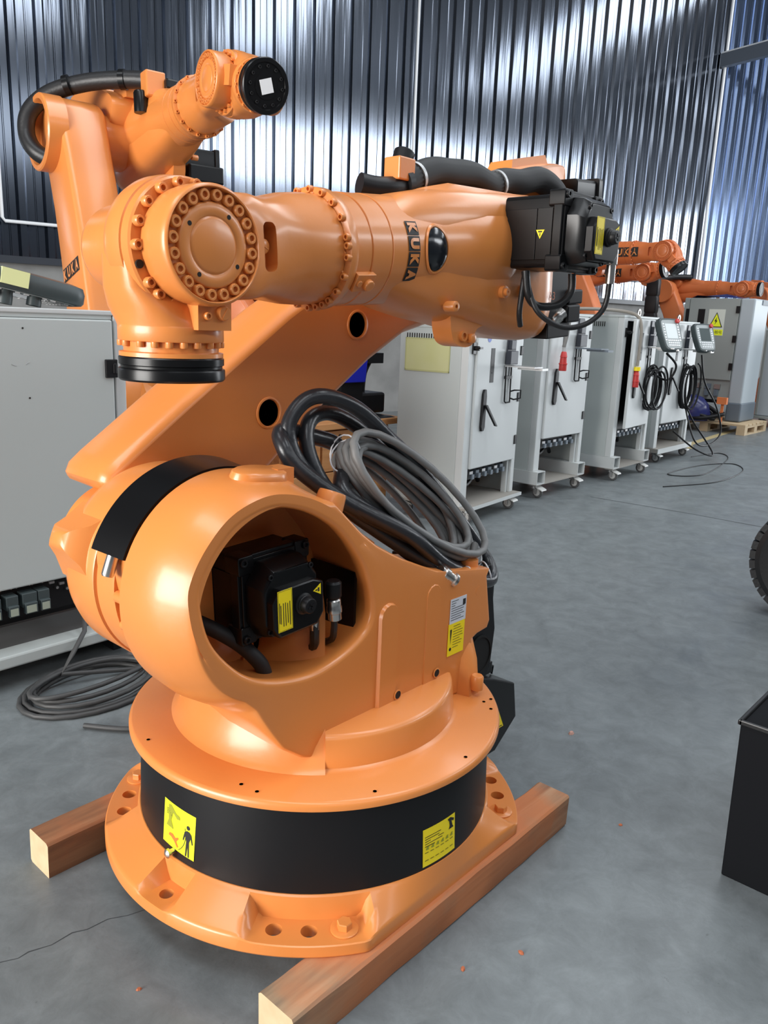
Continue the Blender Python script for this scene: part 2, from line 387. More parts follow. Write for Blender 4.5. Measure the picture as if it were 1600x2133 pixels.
WALL = [(.05, .325), (.36, .325), (.362, .42), (.348, .478), (.438, .488), (.404, .648), (.417, .664), (.39, .678), (.34, .677), (.272, .682), (.2, .698), (.147, .718), (.051, .76), (-.0, .786), (-.056, .818), (-.106, .856), (-.17, .915), (-.215, .955)]
def column_mesh():
    mb = MB()
    mb.lathe([(.30, .300), (.478, .300), (.4877, .305), (.4877, .314), (.484, .322), (.478, .325), (.38, .327), (.366, .331), (.352, .345), (.338, .366), (.325, .372), (.20, .372)], 144)
    mb.lathe([(.1, .325), (.366, .325), (.358, .395), (.354, .404), (.346, .408), (.1, .408)], 60, a0=-131, a1=-28)
    mb.box(.13, .31, -.24, -.05, .33, .399)
    # front skirt that carries the bell
    mb.lathe([(.05, .325), (.385, .325), (.368, .338), (.352, .38), (.318, .44), (.285, .50), (.262, .57), (.245, .66), (.05, .68)], 48, a0=116, a1=229)
    bell = arc(-.353, .75, .25, 66, 238, 40)
    outer = bell + [(-.43, .505), (-.385, .455), (-.34, .405), (-.28, .36), (-.2, .33)] + WALL
    op = [(-.386, .951), (-.457, .931), (-.508, .888), (-.541, .839), (-.549, .794), (-.527, .711), (-.47, .638), (-.409, .595), (-.331, .570), (-.247, .562), (-.157, .581), (-.087, .620), (-.073, .676), (-.098, .758), (-.136, .817), (-.191, .876), (-.256, .918), (-.323, .944)]
    op = smooth2(op, 6); c = (-.30, .745); N = 220
    O = []; W = []; I = []
    for k in range(N):
        a = 2 * math.pi * k / N; p = ray_hit(outer, c, a); O.append(p); I.append(ray_hit(op, c, a))
        d = math.degrees(a); W.append(max(0., min(1., (d - 62) / 14)) * max(0., min(1., (262 - d) / 30)))
    def ol(y, ins, insw):
        out = []
        for (x, z), w in zip(O, W):
            v = Vector((c[0] - x, c[1] - z)); L = v.length; v /= L; i = ins * w + insw * (1 - w); out.append((x + v.x * i, y, z + v.y * i))
        return out
    def il(y, e):
        out = []
        for x, z in I:
            v = Vector((x - c[0], z - c[1])); v.normalize(); out.append((x + v.x * e, y, z + v.y * e))
        return out
    mixl = lambda A, B, t: [tuple(a[i] * (1 - t) + b[i] * t for i in range(3)) for a, b in zip(A, B)]
    o9, i0 = ol(-.2508, .047, .024), il(-.2526, .03)
    loops = [ol(-.05, .012, .004), ol(-.054, 0, 0), ol(-.12, -.004, 0), ol(-.165, .002, 0), ol(-.19, .010, .0), ol(-.215, .020, 0), ol(-.238, .031, .002), ol(-.248, .038, .007), ol(-.2500, .040, .010), ol(-.2506, .043, .016), o9, mixl(o9, i0, .33), mixl(o9, i0, .66), i0,
             il(-.2526, .012), il(-.252, .006), il(-.248, .001), il(-.242, -.001), il(-.225, .001), il(-.2, .012), il(-.1, .02), il(.09, .02)]
    mb.loft(loops, cap0=True, cap1=True)
    mb.lathe([(.205, 0), (.205, .145)], 64, T(-.353, .09, .75) @ YAX)
    # middle and far wall, back plate
    M = XZ
    mb.prism([(-.3, .32), (.355, .32), (.35, .55), (.05, .60), (-.2, .62), (-.3, .62)], -.2, .06, M)
    mb.prism([(-.22, .32), (.36, .325), (.362, .42), (.40, .49), (.404, .648), (.36, .677), (.272, .682), (.147, .718), (0, .70), (-.2, .68)], -.24, -.18, M)
    mb.box(.335, .372, -.2, .2, .33, .64)
    # lifting bosses and casting ribs
    mb.lathe([(.072, -.06), (.07, .0), (.066, .012), (.058, .016), (0, .016)], 28, T(-.325, -.145, .994) @ RY(4) @ RX(6) @ Matrix.Diagonal((1, .62, 1, 1)))
    mb.box(-.290, -.245, -.165, -.115, .94, 1.008)
    mb.lathe([(.034, -.035), (.032, .0), (.03, .006), (0, .006)], 20, T(-.168, -.205, .945) @ RY(22))
    mb.lathe([(.030, -.03), (.028, .02), (.02, .026), (0, .026)], 16, T(.375, -.2, .668))
    def rib(x0, x1, z0, z1, t=.010):
        pts = [(x0, z0), (x1, z0)] + [(x1, z1 - .02)] + [((x0 + x1) / 2 + (x1 - x0) / 2 * math.cos(R(a)), z1 - .02 + .03 * math.sin(R(a))) for a in (30, 60, 90, 120, 150)] + [(x0, z1 - .02)]
        n = len(pts); cx = (x0 + x1) / 2; cz = (z0 + z1) / 2
        mb.loft([[(x, -.247, z) for x, z in pts], [(cx + (x - cx) * .86, -.247 - t, cz + (z - cz) * .965) for x, z in pts]], cap0=False)
    rib(-.052, .018, .372, .66, .014); rib(.128, .192, .372, .668, .007)
    mb.loft([[(.285, -.235, .325), (.372, -.235, .325), (.368, -.235, .47), (.33, -.235, .49), (.29, -.235, .44)], [(.30, -.285, .325), (.345, -.285, .325), (.35, -.268, .42), (.335, -.262, .45), (.305, -.268, .42)]], cap0=False)
    mb.lathe([(.018, 0), (.018, .035), (.014, .04), (0, .04)], 16, T(.325, -.29, .345))
    mb.lathe([(.012, 0), (.012, .002), (0, .002)], 16, T(.0, -.2585, .63) @ YAX); mb.lathe([(.012, 0), (.012, .002), (0, .002)], 16, T(.165, -.2515, .64) @ YAX)
    mb.lathe([(.013, 0), (.013, .002), (0, .002)], 16, T(.36, -.2495, .61) @ YAX)
    return mb.mesh('rotating_column')
def shoulder_flange_mesh():   # gear flange at the bottom of the shoulder opening
    return MB().lathe([(.20, 0), (.20, .012), (.15, .014), (.15, .02), (.11, .02), (0, .02)], 48, T(-.34, .089, .75) @ YAX).mesh('gear_flange')
def stop_band_mesh():
    prof = []
    lo = [[], [], [], []]
    for k in range(41):
        a = R(40 + (159 - 40) * k / 40); ca, sa = math.cos(a), math.sin(a)
        for i, (r, y) in enumerate(((.246, -.046), (.253, -.047), (.263, .058), (.235, .058))): lo[i].append((-.352 + r * ca, y, .75 + r * sa))
    mb = MB().loft([[l[k] for l in lo] for k in range(41)])
    return mb.mesh('stop_band')
def link_mesh():   # X towards the elbow, Z across, +Y outer side, origin at axis 2
    mb = MB()
    mb.lathe([(.17, -.02), (.222, -.02), (.224, -.03), (.224, -.086), (.219, -.088), (.219, -.093), (.227, -.095), (.229, -.10), (.229, -.20), (.222, -.225), (.19, -.26), (.15, -.30), (.15, -.40)], 96, YAX)
    out = [(.016, .212), (.04, .226), (.08, .229), (.3, .229), (.7, .222), (.95, .20), (1.12, .178)] + arc(1.25, 0, .172, 68, -100, 12) + [(1.08, -.115), (.9, -.092), (.65, -.086), (.5, -.092), (.36, -.10), (.2, -.105), (.1, -.095)] + arc(0, 0, .08, -70, -215, 8) + [(-.01, .095), (.048, .125), (.012, .195)]
    n = len(out); cx, cz = .5, .05
    def lp(y, ins):
        res = []
        for i, (x, z) in enumerate(out):
            a, b = out[i - 1], out[(i + 1) % n]; d = Vector((b[0] - a[0], b[1] - a[1])).normalized(); nr = Vector((d.y, -d.x))
            res.append((x + nr.x * ins, y, z + nr.y * ins))
        return res
    first = lp(.246, .026)
    mb.loft([first, lp(.2475, .020), lp(.256, .010), lp(.268, .003), lp(.285, 0), lp(.42, 0), lp(.438, .005), lp(.448, .014), lp(.45, .02)], cap0=False)
    rings = [[(cx_ + .036 * math.cos(R(a)), .246, .036 + .036 * math.sin(R(a))) for a in range(0, 360, 10)] for cx_ in (.494, .907)]
    bm = bmesh.new(); ed = []
    for ring in [first] + rings:
        vs = [bm.verts.new(p) for p in ring]; ed += [bm.edges.new((vs[k], vs[(k + 1) % len(vs)])) for k in range(len(vs))]
    bmesh.ops.triangle_fill(bm, use_beauty=True, use_dissolve=False, edges=ed); bm.verts.index_update()
    mb.add([v.co[:] for v in bm.verts], [tuple(v.index for v in f.verts) for f in bm.faces]); bm.free()
    for ring in rings: mb.loft([ring, [(x, .34, z) for x, y, z in ring]], cap0=False)
    # cast webs beside the recessed panel
    mb.lathe([(.178, .03), (.178, -.05), (.172, -.056), (.152, -.056), (.147, -.05), (.145, -.005), (0, -.005)], 48, T(1.25, .45, 0) @ YAX)
    mb.lathe([(.13, -.27), (.13, -.10), (0, -.10)], 40, T(1.25, .0, 0) @ YAX)
    # lug on the hub
    u = Vector((math.cos(R(142)), 0, math.sin(R(142))))
    M = RY(-125)
    mb.loft([[(.20, .11, -.085), (.20, .25, -.085), (.20, .25, .085), (.20, .11, .085)], [(.235, .13, -.045), (.235, .24, -.045), (.235, .24, .045), (.235, .13, .045)], [(.262, .155, -.024), (.262, .23, -.024), (.262, .23, .024), (.262, .155, .024)], [(.272, .17, -.010), (.272, .215, -.010), (.272, .215, .010), (.272, .17, .010)]], M)
    return mb.mesh('link_arm')
def ring_mesh(r, t, name='rim'): return MB().lathe([(r * .86, 0), (r, -.001), (r * 1.12, .0015), (r * 1.12, -.004)], 28).mesh(name)
def forearm_mesh():   # X backwards from axis 3, tube axis at z=.055
    mb = MB(); M = T(-1.1, 0, .055) @ XAX
    mb.lathe([(.10, .372), (.126, .374), (.136, .378), (.136, .400), (.134, .403), (.1285, .404), (.1285, .452), (.1265, .4535), (.1265, .4555), (.1300, .457), (.1300, .521), (.128, .5225), (.128, .5245), (.131, .526), (.132, .62), (.137, .72), (.146, .80), (.155, .90), (.158, 1.0), (.15, 1.03)], 96, M)
    # elbow casting: loft of sections along X
    secs = [(-.55, -.055, .15, .11), (-.46, -.092, .19, .118), (-.36, -.118, .205, .128), (-.25, -.140, .212, .134), (-.12, -.170, .215, .138), (.0, -.196, .215, .14), (.09, -.206, .215, .14), (.14, -.206, .212, .135), (.16, -.198, .20, .12)]
    loops = []
    for x, zb, zt, hw in secs:
        cz, hz = (zb + zt) / 2, (zt - zb) / 2; L = []
        for k in range(48):
            a = 2 * math.pi * k / 48; ca, sa = math.cos(a), math.sin(a); e = .55
            L.append((x, hw * math.copysign(abs(ca) ** e, ca) + .0, cz + hz * math.copysign(abs(sa) ** e, sa)))
        loops.append(L)
    mb.loft(loops)
    # hook with the measuring cartridge under the tube
    hk = smooth2([(-.37, -.06), (-.315, -.10), (-.305, -.15), (-.29, -.182), (-.25, -.198), (-.21, -.195), (-.20, -.172), (-.185, -.152), (-.14, -.13), (-.2, -.05)], 4)
    mb.prism(hk, .03, .095, XZ)
    mb.lathe([(.014, 0), (.014, .008), (.009, .008), (.009, .002), (0, .002)], 18, T(-.255, -.095, -.168) @ YAX); mb.lathe([(.013, 0), (.013, .014), (.01, .016), (0, .016)], 18, T(-.222, -.095, -.176) @ YAX)
    # rear upper housing with crane plates
    top = smooth2([(-.18, .17), (-.05, .245), (.14, .295), (.36, .330), (.47, .335), (.50, .315), (.50, .18), (.45, .10), (.1, .05), (-.1, .05)], 4)
    n = len(top); cx, cz = .2, .2
    mb.loft([[(cx + (x - cx) * s, y, cz + (z - cz) * s) for x, z in top] for y, s in ((.035, .93), (.05, .985), (.07, 1.), (.2, 1.), (.225, .97))])
    mb.loft([[(-.20, .05, .19), (-.02, .05, .215), (-.02, .16, .215), (-.20, .16, .19)], [(-.20, .05, .27), (-.02, .05, .285), (-.02, .16, .285), (-.20, .16, .27)]])
    mb.loft([[(.18, .05, .28), (.40, .05, .315), (.40, .16, .315), (.18, .16, .28)], [(.20, .06, .328), (.39, .06, .358), (.39, .14, .358), (.20, .14, .328)]])
    # saddle behind the hose
    mb.loft([[(-.42, -.05, .17), (-.3, -.09, .18), (-.15, -.11, .16), (.05, -.10, .15), (.05, .05, .15), (-.42, .05, .16)], [(-.36, -.03, .205), (-.28, -.06, .222), (-.15, -.075, .215), (.03, -.07, .21), (.03, .05, .21), (-.36, .05, .205)]])
    # small bosses
    for x, y, z in ((-.35, -.132, -.085),): mb.lathe([(.014, -.02), (.014, .012), (.012, .014), (.005, .014), (.005, .004), (0, .004)], 18, T(x, y, z) @ YAX)
    for x, z in ((-.13, -.055), (-.03, -.055)): mb.lathe([(.017, -.03), (.017, .006), (.010, .007), (.010, .016), (.004, .016), (0, .01)], 18, T(x, -.142, z) @ YAX)
    for x, z in ((-.335, .168), (-.255, .178)): mb.lathe([(.016, -.03), (.014, .010), (.006, .012), (.006, 0), (0, 0)], 18, T(x, -.088, z) @ YAX @ RX(-20))
    return mb.mesh('forearm')
def wrist_mesh():   # origin at axis 5, X backwards along the forearm, cover faces -Y
    mb = MB()
    secs = [(.04, .096, .10, -.120), (.08, .102, .11, -.122), (.12, .103, .11, -.118), (.16, .100, .108, -.112), (.22, .106, .108, -.108), (.28, .118, .118, -.118), (.33, .122, .122, -.122), (.372, .122, .122, -.122)]
    loops = []
    for x, hz, ymax, ymin in secs:
        L = []; cy, hy = (ymax + ymin) / 2, (ymax - ymin) / 2
        if x < .2: cy, hy = (-.01 + ymin) / 2, (-.01 - ymin) / 2 + .01
        e = .45 if x < .15 else (.7 if x < .25 else 1.)
        for k in range(64):
            a = 2 * math.pi * k / 64; ca, sa = math.cos(a), math.sin(a)
            L.append((x, cy + hy * math.copysign(abs(ca) ** e, ca), hz * math.copysign(abs(sa) ** e, sa)))
        loops.append(L)
    ml = MB().loft(loops); me = cut(ml.mesh('cut'), MB().prism([(x + .158, z) for x, z in rbox(.020, .048, .013)], .08, .2, XZ))
    mb.add([v.co for v in me.vertices], [tuple(p.vertices) for p in me.polygons])
    # drum of axis 5 with the recessed bolt ring and cover
    mb.lathe([(.02, .05), (.104, .05), (.104, .065), (.108, .075), (.1105, .10), (.1105, .135), (.1095, .146), (.1065, .1505), (.1035, .1515), (.102, .150), (.101, .138), (.078, .137), (.077, .1435), (.074, .146), (.055, .1465), (.052, .1445), (.049, .1465), (.046, .148), (0, .1485)], 96, YAX)
    return mb.mesh('wrist_arm')
def hand_mesh():   # origin axis 5, flange downwards
    mb = MB()
    mb.lathe([(.10, .064), (.124, .064), (.128, .060), (.129, .040), (.1275, .0385), (.1275, .0365), (.131, .035), (.133, .02), (.133, -.005), (.129, -.022), (.116, -.045), (.102, -.058), (.092, -.072), (.090, -.09), (.090, -.175), (.085, -.19), (.06, -.205), (0, -.207)], 80, YAX)
    # neck blending into the lower cylinder
    loops = []
    for z, wx, wy0, wy1, e in ((-.02, .128, -.052, .055, .35), (-.08, .122, -.060, .075, .45), (-.115, .112, -.088, .095, .6), (-.145, .103, -.10, .103, .9), (-.155, .103, -.103, .103, 1.)):
        cy, hy = (wy0 + wy1) / 2, (wy1 - wy0) / 2
        loops.append([(wx * math.copysign(abs(math.cos(2 * math.pi * k / 64)) ** e, math.cos(2 * math.pi * k / 64)), cy + hy * math.copysign(abs(math.sin(2 * math.pi * k / 64)) ** e, math.sin(2 * math.pi * k / 64)), z) for k in range(64)])
    mb.loft(loops)
    mb.lathe([(.1035, -.150), (.1045, -.154), (.1045, -.178), (.103, -.180), (.094, -.181), (.094, -.200), (.103, -.202), (.103, -.210), (.08, -.210)], 64)
    # cartridge block at the near right of the neck
    mb.box(-.018, .060, -.118, -.04, -.155, -.095)
    return mb.mesh('wrist_hand')
def flange_mesh(): return MB().lathe([(.06, -.210), (.102, -.210), (.1045, -.213), (.1045, -.226), (.101, -.228), (.101, -.2325), (.1055, -.2345), (.1065, -.238), (.1065, -.254), (.103, -.258), (.088, -.258), (.086, -.254), (.05, -.254), (.05, -.256), (0, -.256)], 80).mesh('flange')
def plug_cart_mesh(r=.016): return MB().lathe([(r, -.02), (r, .016), (r * .85, .02), (0, .02)], 20).box(-r * .8, r * .8, -r * .09, r * .09, .0195, .0208).mesh('cartridge_cap')

MESH = {}
def gm(fn, *a):
    k = (fn.__name__,) + a
    if k not in MESH: MESH[k] = fn(*a)
    return MESH[k]
def tri_mesh(s): return MB().prism([(-s * .5, -s * .43), (s * .5, -s * .43), (0, s * .43)], 0, .0006).mesh('warning_triangle')

def motor(root, M, name, L=.16, w=.19, detail=True, label=None):
    """servo motor along local +Z (from its mounting face); local X across, local Y 'up'"""
    mb = MB()
    mb.prism(rbox(w / 2, w / 2, .012), 0, L)
    mb.prism(rbox(w / 2 + .008, w / 2 + .008, .01), L - .030, L - .004)
    o = mb.obj(name, BLACK, root, 38, .002, M=M)
    if label: o['label'] = label
    if not detail: return o
    c = w * .5
    # corner lugs, cover plates along the sides
    lug = MB().prism(rbox(.021, .021, .006), L - .045, L + .002).mesh('flange_lug')
    for sx in (-1, 1):
        for sy in (-1, 1): mobj('flange_lug', lug, BLACK, o, 38, .002, M=T(sx * (c - .012), sy * (c - .012), 0))
    for sx in (-1, 1):
        MB().box(sx * (c + .0005), sx * (c + .0035), -c * .78, c * .62, .012, L * .56).obj('side_plate', BLACK, o, 0, .0008)
        MB().box(sx * (c + .0005), sx * (c + .0035), -c * .78, c * .62, L * .57, L - .034).obj('side_plate', BLACK, o, 0, .0008)
    q = w * .45
    cap = [(-q, -q * .55), (-q * .75, -q), (q * .72, -q), (q, -q * .7), (q, q * .55), (q * .62, q), (-q * .62, q), (-q, q * .45)]
    e = MB(); n = len(cap)
    e.loft([[(x * 1.02, y * 1.02, L) for x, y in cap], [(x, y, L + .028) for x, y in cap], [(x * .90, y * .88 - .004, L + .052) for x, y in cap], [(x * .88, y * .86 - .004, L + .0535) for x, y in cap]])
    ec = e.obj('end_cap', BLACK, o, 30, .003)
    d = MB()
    pc = [(-q * .86, -q * .62), (-q * .66, -q * .9), (q * .66, -q * .9), (q * .9, -q * .6), (q * .9, q * .28), (q * .55, q * .42), (-q * .62, q * .42), (-q * .86, q * .1)]
    d.loft([[(x, y, L + .05) for x, y in pc], [(x, y, L + .072) for x, y in pc], [(x * .96, y * .96, L + .076) for x, y in pc]])
    dc = d.obj('terminal_cover', BLACK, o, 30, .003)
    MB().lathe([(.024, 0), (.024, .004), (.020, .006), (.0205, .009), (.019, .011), (.0195, .014), (.018, .017), (.017, .024), (.015, .026), (0, .026)], 32, T(.012, -.012, L + .075)).box(-.009, .009, -.0016, .0016, .0255, .0275, T(.012, -.012, L + .075) @ RZ(20)).box(-.0016, .0016, -.009, .009, .0255, .0275, T(.012, -.012, L + .075) @ RZ(20)).obj('screw_plug', BLACKM, o, 38)
    st = quad('caution_label', .040, .092, YELLOW, o, T(-.040, -.012, L + .0762))
    ln = MB()
    for k, (x0, hh) in enumerate(((-.012, .028), (-.005, .035), (.001, .035), (.007, .03), (.013, .036))): ln.box(x0 - .001, x0 + .001, -hh, hh * .5, .0007, .0009)
    ln.box(-.0185, -.018, -.0445, .0445, .0007, .0009).box(.018, .0185, -.0445, .0445, .0007, .0009).box(-.0185, .0185, -.0445, -.044, .0007, .0009).box(-.0185, .0185, .044, .0445, .0007, .0009)
    ln.box(-.0165, -.0145, -.026, .02, .0007, .0009)
    ln.obj('print', INK, o, 0, M=T(-.040, -.012, L + .0762))
    tr = mobj('warning_triangle', gm(tri_mesh, .026), YELLOW, o, 0, M=T(.052, .008, L + .0762) @ RZ(90))
    MB().box(-.0045, .0045, -.007, -.002, .0007, .0009).box(-.0015, .0015, -.001, .005, .0007, .0009).obj('print', INK, o, 0, M=T(.052, .008, L + .0762) @ RZ(90))
    bme = MB().hexbolt(.0095, .008).mesh('bolt')
    for sx in (-1, 1):
        for sy in (-1, 1): mobj('bolt', bme, BLACKM, o, 38, M=T(sx * (c - .004), sy * (c - .004), L))
    bme2 = MB().hexbolt(.007, .006).mesh('bolt')
    for x, y in ((-q * .7, q * .72), (q * .68, q * .72), (-q * .78, -q * .75), (q * .3, -q * .92)): mobj('bolt', bme2, BLACKM, o, 38, M=T(x, y, L + .05))
    return o
def connector(mb, M, r=.016):
    mb.lathe([(r * .8, 0), (r, .004), (r, .02), (r * 1.08, .022), (r * 1.08, .034), (r * .95, .036), (r * .95, .052), (r * .6, .056), (.004, .058)], 20, M)

def kuka_plate(parent, warp, s=.05, gap=.054, horizontal=False):
    """four black squares with cut-out style letters; warp(u, v, h) maps flat to surface"""
    for i, ch in enumerate('KUKA'):
        v0 = (1.5 - i) * gap * (-1 if horizontal else 1)
        vs = []; n = 6; m = 4
        for a in range(n + 1):
            for b in range(m + 1): vs.append(warp(-s * .62 + s * 1.24 * b / m, v0 - s / 2 + s * a / n, .0008))
        fs = [(a * (m + 1) + b, a * (m + 1) + b + 1, (a + 1) * (m + 1) + b + 1, (a + 1) * (m + 1) + b) for a in range(n) for b in range(m)]
        t = MB().add(vs, fs).obj('logo_tile', INK, parent, 60)
        me = text_mesh(ch, s * 1.15, bold=.0026)
        xs = [v.co.x for v in me.vertices]; ys = [v.co.y for v in me.vertices]
        cx, cy = (min(xs) + max(xs)) / 2, (min(ys) + max(ys)) / 2
        fx, fy = s * .74 / (max(xs) - min(xs)), s * .86 / (max(ys) - min(ys))
        for v in me.vertices:   # letter lies on its side: its up is -u
            lx, ly = (v.co.x - cx) * fx, (v.co.y - cy) * fy
            v.co = warp(ly, v0 + lx, .0024) if horizontal else warp(ly * 1.1, v0 - lx, .0024)
        mobj('letter', me, ORANGE, parent, 0)

# ---- assembling a robot in a pose
def robot(root, phi, q, a4, a5, full, mtl=None, lower=True, hose=True, label_tube=True):
    mtl = mtl or ORANGE
    M2 = T(-.35, 0, .75) @ RY(-(90 - phi))
    A3 = Vector((-.35 + 1.25 * math.sin(R(phi)), 0, .75 + 1.25 * math.cos(R(phi))))
    M3 = Matrix.Translation(A3) @ RY(-q)
    M4 = M3 @ T(-1.1, 0, .055) @ RX(a4)
    M5 = M4 @ RY(a5)
    P = {}
    def part(name, fn, m, M=None, bev=0., ang=38):
        me = gm(fn)
        if me.materials and me.materials[0] != m:
            if (fn.__name__, m.name) not in MESH: me = me.copy(); me.materials.clear(); MESH[(fn.__name__, m.name)] = me
            me = MESH[(fn.__name__, m.name)]
        P[name] = mobj(name, me, m, root, ang, bev, 2, M); return P[name]
    if lower:
        part('base_frame', base_mesh, mtl, ang=30); part('drum_cover', drum_mesh, BLACKM); part('rotating_column', column_mesh, mtl, ang=42)
        part('stop_band', stop_band_mesh, BLACK)
    part('link_arm', link_mesh, mtl, M2, ang=40); part('forearm', forearm_mesh, mtl, M3, ang=48)
    part('wrist_arm', wrist_mesh, mtl, M4, ang=42); part('wrist_hand', hand_mesh, mtl, M5, ang=42); part('flange', flange_mesh, BLACK, M5)
    P['M'] = (M2, M3, M4, M5)
    return P
# ---------------------------------------------------------------- the big orange robot in front
root = empty('industrial_robot', (0, 0, .1), 0, 'large orange six-axis robot with black drum base standing on two timbers', 'robot')
P = robot(root, 54.5, 4.5, 0, 4.5, True)
M2, M3, M4, M5 = P['M']
base, drum, colm, linka, fore, wri, hand, flg = (P[k] for k in ('base_frame', 'drum_cover', 'rotating_column', 'link_arm', 'forearm', 'wrist_arm', 'wrist_hand', 'flange'))
# base: holes, hex bolts
hole_me = MB().lathe([(.0195, .0), (.0195, -.03), (0, -.03)], 24).mesh('bolt_hole'); hole_me.flip_normals()
lip_me = MB().lathe([(.0185, .0004), (.0, .0004)], 24).mesh('bolt_hole')
wash = MB().lathe([(.031, 0), (.031, .003), (.029, .004), (0, .004)], 28).lathe([(.017, .003), (.017, .018), (.0155, .020), (0, .020)], 6).mesh('anchor_bolt')
for p, order in ((225, (1, 2, 0)), (135, (0, 1, 2)), (315, (1, 2, 3)), (45, (0, 1, 2))):
    for i, d in enumerate((-8.6, 0, 8.6)):
        a = R(p + d); x, y = .511 * math.cos(a), .511 * math.sin(a)
        isb = (p == 225 and d > 0) or (p == 135 and d < 0) or (p == 315 and d < 0) or (p == 45 and d > 0)
        if isb: mobj('anchor_bolt', wash, ORANGE, base, 30, M=T(x, y, .0305))
# drum stickers follow the drum
def on_drum(a_c):
    return lambda u, v, h=.001: (lambda r: Vector(((r + h) * math.cos(a_c + u / .46), (r + h) * math.sin(a_c + u / .46), .195 + v)))(.4668 - .0475 * (.117 + v) + .0)
def patch(name, w, h, m, parent, warp, hh=.0012, n=8):
    vs = [warp(-w / 2 + w * i / n, -h / 2 + h * j, hh) for i in range(n + 1) for j in (0, 1)]
    return MB().add(vs, [(2 * i, 2 * i + 2, 2 * i + 3, 2 * i + 1) for i in range(n)]).obj(name, m, parent, 60)
def shape(name, pts, m, parent, warp, hh=.002):
    return MB().add([warp(x, y, hh) for x, y in pts], [tuple(range(len(pts)))]).obj(name, m, parent, 0)
w1 = on_drum(R(183.4)); rot = lambda a, f: (lambda u, v, h=.001: f(u * math.cos(a) - v * math.sin(a), u * math.sin(a) + v * math.cos(a), h))
w1 = rot(R(-2.5), w1); w1o = w1; w1 = lambda u, v, h=.001: w1o(u + .0, v - .031, h)
patch('crush_warning_sticker', .112, .112, YGREEN, drum, w1)['label'] = 'yellow-green square warning sticker with a standing figure'
man = [(.036, -.048), (.040, -.048), (.0425, -.018), (.045, -.048), (.049, -.048), (.047, -.010), (.0515, .002), (.0565, -.012), (.0590, -.010), (.0535, .012), (.047, .017), (.038, .017), (.0315, .012), (.026, -.010), (.0285, -.012), (.0335, .002), (.038, -.010)]
man = [(x - .008, y - .006) for x, y in man]
shape('standing_figure', man, INK, drum, w1); shape('figure_head', arc(.0345, .020, .0055, 0, 330, 9), INK, drum, w1)
shape('divider', arc(-.03, -.005, .058, -52, 20, 10) + arc(-.03, -.005, .0565, 20, -52, 10), INK, drum, w1)
GREENISH = mat('faded_print', (.30, .31, .02), .5)
shape('robot_pictogram', [(-.038, .048), (-.028, .050), (-.008, .036), (.004, .034), (.006, .026), (-.004, .024), (-.02, .034), (-.026, .012), (-.016, -.008), (-.044, -.008), (-.036, .010)], GREENISH, drum, w1)
shape('fallen_figure', [(-.03, -.022), (-.018, -.020), (-.008, -.026), (.002, -.020), (.004, -.024), (-.004, -.034), (.004, -.044), (.0, -.048), (-.012, -.036), (-.024, -.030), (-.034, -.030)], REDINK, drum, w1)
for k in range(4): shape('print_line', [(-.045, .036 - k * .004), (-.036 + .004 * k, .037 - k * .004), (-.036 + .004 * k, .0355 - k * .004), (-.045, .0345 - k * .004)], INK, drum, w1)
w2 = on_drum(R(-95.2)); w2 = rot(R(1.0), w2); w2b = w2; w2 = lambda u, v, h=.001: w2b(u, v - .052, h)
patch('transport_label', .108, .096, YELLOW, drum, w2)
for k in range(5): shape('print_line', [(-.048, .028 - .006 * k), (-.048 + (.05, .045, .06, .055, .03)[k], .028 - .006 * k), (-.048 + (.05, .045, .06, .055, .03)[k], .0262 - .006 * k), (-.048, .0262 - .006 * k)], INK, drum, w2)
for r_ in range(2):
    for k in range(6): shape('print_line', [(-.048 + .0165 * k, -.012 - .020 * r_), (-.037 + .0165 * k, -.012 - .020 * r_), (-.037 + .0165 * k, -.0135 - .020 * r_), (-.048 + .0165 * k, -.0135 - .020 * r_)], INK, drum, w2)
for k in range(6):
    x0 = -.046 + .0162 * k; shape('pictogram', [(x0, -.004), (x0 + .006, .003), (x0 + .011, .001), (x0 + .0085, -.001), (x0 + .010, -.006), (x0 + .003, -.006)], GREENISH, drum, w2)
shape('robot_pictogram', [(.026, .042), (.036, .044), (.050, .036), (.048, .030), (.040, .034), (.044, .020), (.048, .014), (.030, .014), (.034, .022), (.032, .034)], INK, drum, w2)
MB().lathe([(.007, -.01), (.007, .012), (.011, .013), (.011, .02), (.005, .024), (0, .024)], 14, T(*w1(-.012, -.062, .0)) @ RY(-90)).obj('grease_nipple', SILVER, drum)
# column: name plate, warning label, threaded holes
MB().box(.232, .302, -.2535, -.2525, .546, .615).obj('name_plate', mat('plate_silver', (.62, .65, .70), .4), colm, 0)
yl = MB().box(.229, .300, -.2535, -.2525, .455, .546).obj('caution_label', YELLOW, colm, 0)
pr = MB()
for k in range(9): pr.box(.236, .236 + (.030, .020, .016, .058, .055, .05, .058, .044, .056)[k], -.2539, -.2536, .608 - .0066 * k, .6095 - .0066 * k)
for k in range(9): pr.box(.250, .250 + (.030, .034, .042, .04, .043, .03, .04, .036, .024)[k], -.2539, -.2536, .536 - .0075 * k, .5373 - .0075 * k)
pr.box(.286, .298, -.2539, -.2536, .590, .606)
pr.prism([(.236, .53), (.244, .53), (.240, .488)], .2536, .2539, XZ); pr.prism(arc(.240, .474, .005, 0, 330, 8), .2536, .2539, XZ)
pr.obj('print', INK, colm, 0)
thr = MB().lathe([(.0125, .0), (.012, .0012), (.0095, .0012), (.009, -.0), (0, -.0)], 20)
